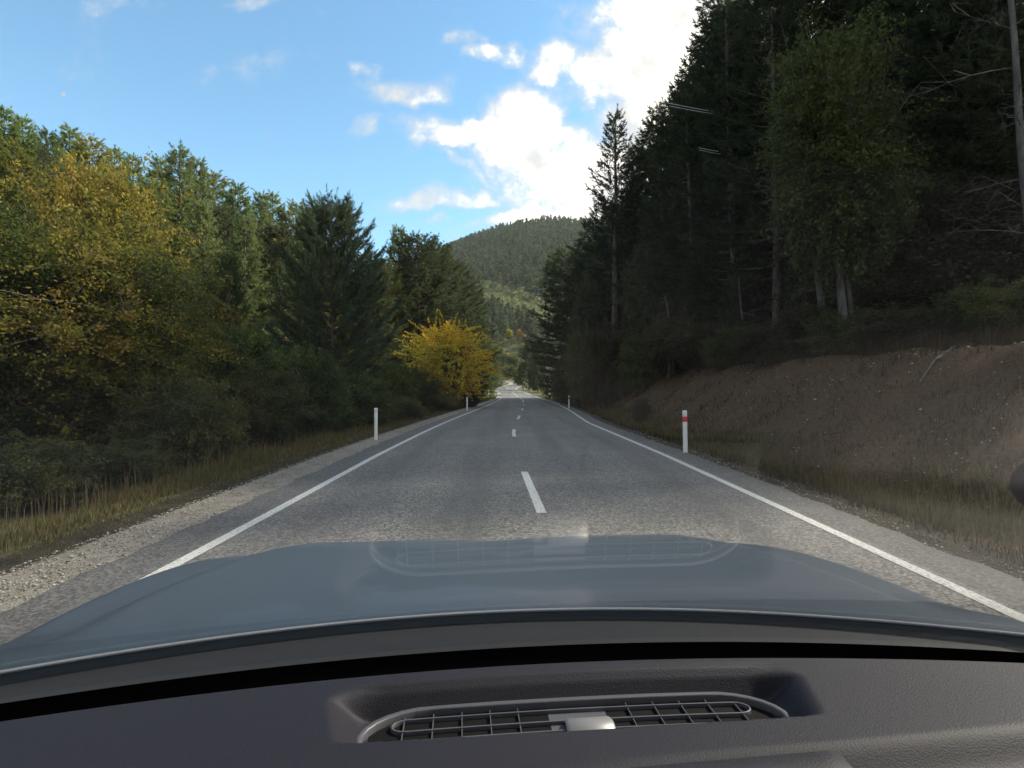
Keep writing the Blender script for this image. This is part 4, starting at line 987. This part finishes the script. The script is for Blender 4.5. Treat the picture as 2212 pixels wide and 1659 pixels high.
# cabin shell: roof, pillars, doors
mb = MB(); V = []
for v, z in ((-.21, 1.735), (-.5, 1.77), (-1.2, 1.77), (-2.2, 1.70)):
    for a in np.linspace(-.95, .95, 9): V.append((a+UC, v-.10*a*a, z-.06*a*a))
for v, z in ((-.21, 1.775), (-.5, 1.81), (-1.2, 1.81), (-2.2, 1.74)):
    for a in np.linspace(-.95, .95, 9): V.append((a+UC, v-.10*a*a, z-.06*a*a))
idx = np.arange(72).reshape(8, 9); F1 = np.stack([idx[:3, 1:], idx[:3, :-1], idx[1:4, :-1], idx[1:4, 1:]], -1).reshape(-1, 4)
F2 = np.stack([idx[4:7, :-1], idx[4:7, 1:], idx[5:8, 1:], idx[5:8, :-1]], -1).reshape(-1, 4)
mb.add(V, np.concatenate([F1, F2])); mb.build('roof', M['liner'], car, smoothf=True, tint=False)
for sg in (-1, 1):
    mb = MB(); a = 1.0*sg
    mb.tube([(a*1.03+UC, .70, 1.06), (a*1.01+UC, .30, 1.27), (a*.96+UC, -.24, 1.66)], [.05, .045, .04], 8); mb.build('pillar', M['liner'], car, smoothf=True, tint=False)
    mb = MB(); mb.box(UC+sg*.98-.04, UC+sg*.98+.04, -2.2, .60, .35, 1.10, .02); mb.build('door', M['dash'], car, tint=False)
mb = MB(); mb.box(UC-.935, UC+.935, .20, .56, .37, 1.12, .02); mb.build('lower_dashboard', M['dash'], car, tint=False)
mb = MB(); mb.box(UC-.975, UC+.975, -2.14, .56, .30, .362, .01); mb.build('floor', M['black'], car, tint=False)
mb = MB(); mb.box(UC-.8, UC+.8, -2.25, -2.15, .35, 1.45, .03); mb.build('rear_seat', M['dash'], car, tint=False)
print('objects', len(scene.objects), 'right fill', cnt)

# ------------------------------------------------------------------ thin valley haze
m, nt, o_ = newmat('haze'); pv = N(nt, 'ShaderNodeVolumePrincipled'); pv.inputs['Color'].default_value = (.86, .90, .95, 1); pv.inputs['Density'].default_value = .00008
L(nt, pv.outputs[0], o_.inputs['Volume'])
mb = MB(); mb.box(-1600, 1600, -140, 2500, -60, 420, .01); hz = mb.build('haze', m, tint=False); tag(hz, 'thin bluish air over the valley', 'haze', kind='stuff')

# small unidentified dark object above the dashboard at the right edge of the view
def lathe(mb, prof, cx, cy, seg=20):
    n = len(prof); an = np.arange(seg)/seg*2*math.pi; V = [(cx+r_*math.cos(a), cy+r_*math.sin(a), z) for r_, z in prof for a in an]
    mb.add(V, [[k*seg+i, k*seg+(i+1) % seg, (k+1)*seg+(i+1) % seg, (k+1)*seg+i] for k in range(n-1) for i in range(seg)])
hx, hy = .4185, .42
hold = empty('dark_object', (hx, hy, 1.25)); tag(hold, 'dark rounded object on a thin arm at the right photo edge', 'dark_object')
mb = MB(); lathe(mb, [(.001, .246), (.012, .244), (.022, .237), (.028, .227), (.029, .217), (.024, .207), (.014, .201)], 0, 0); mb.build('head', principled('brown_rubber', (.006, .004, .003), .7, spec=.2), hold, smoothf=True, tint=False)
mb = MB(); lathe(mb, [(.014, .201), (.018, .196), (.019, .186), (.014, .178)], 0, 0); mb.tube([(0, 0, .190), (.05, -.01, .188), (.16, -.03, .180), (.30, -.05, .150), (.40, -.06, .08), (.42, -.06, -.03)], .008, 8); mb.build('stem', M['black'], hold, smoothf=True, tint=False)
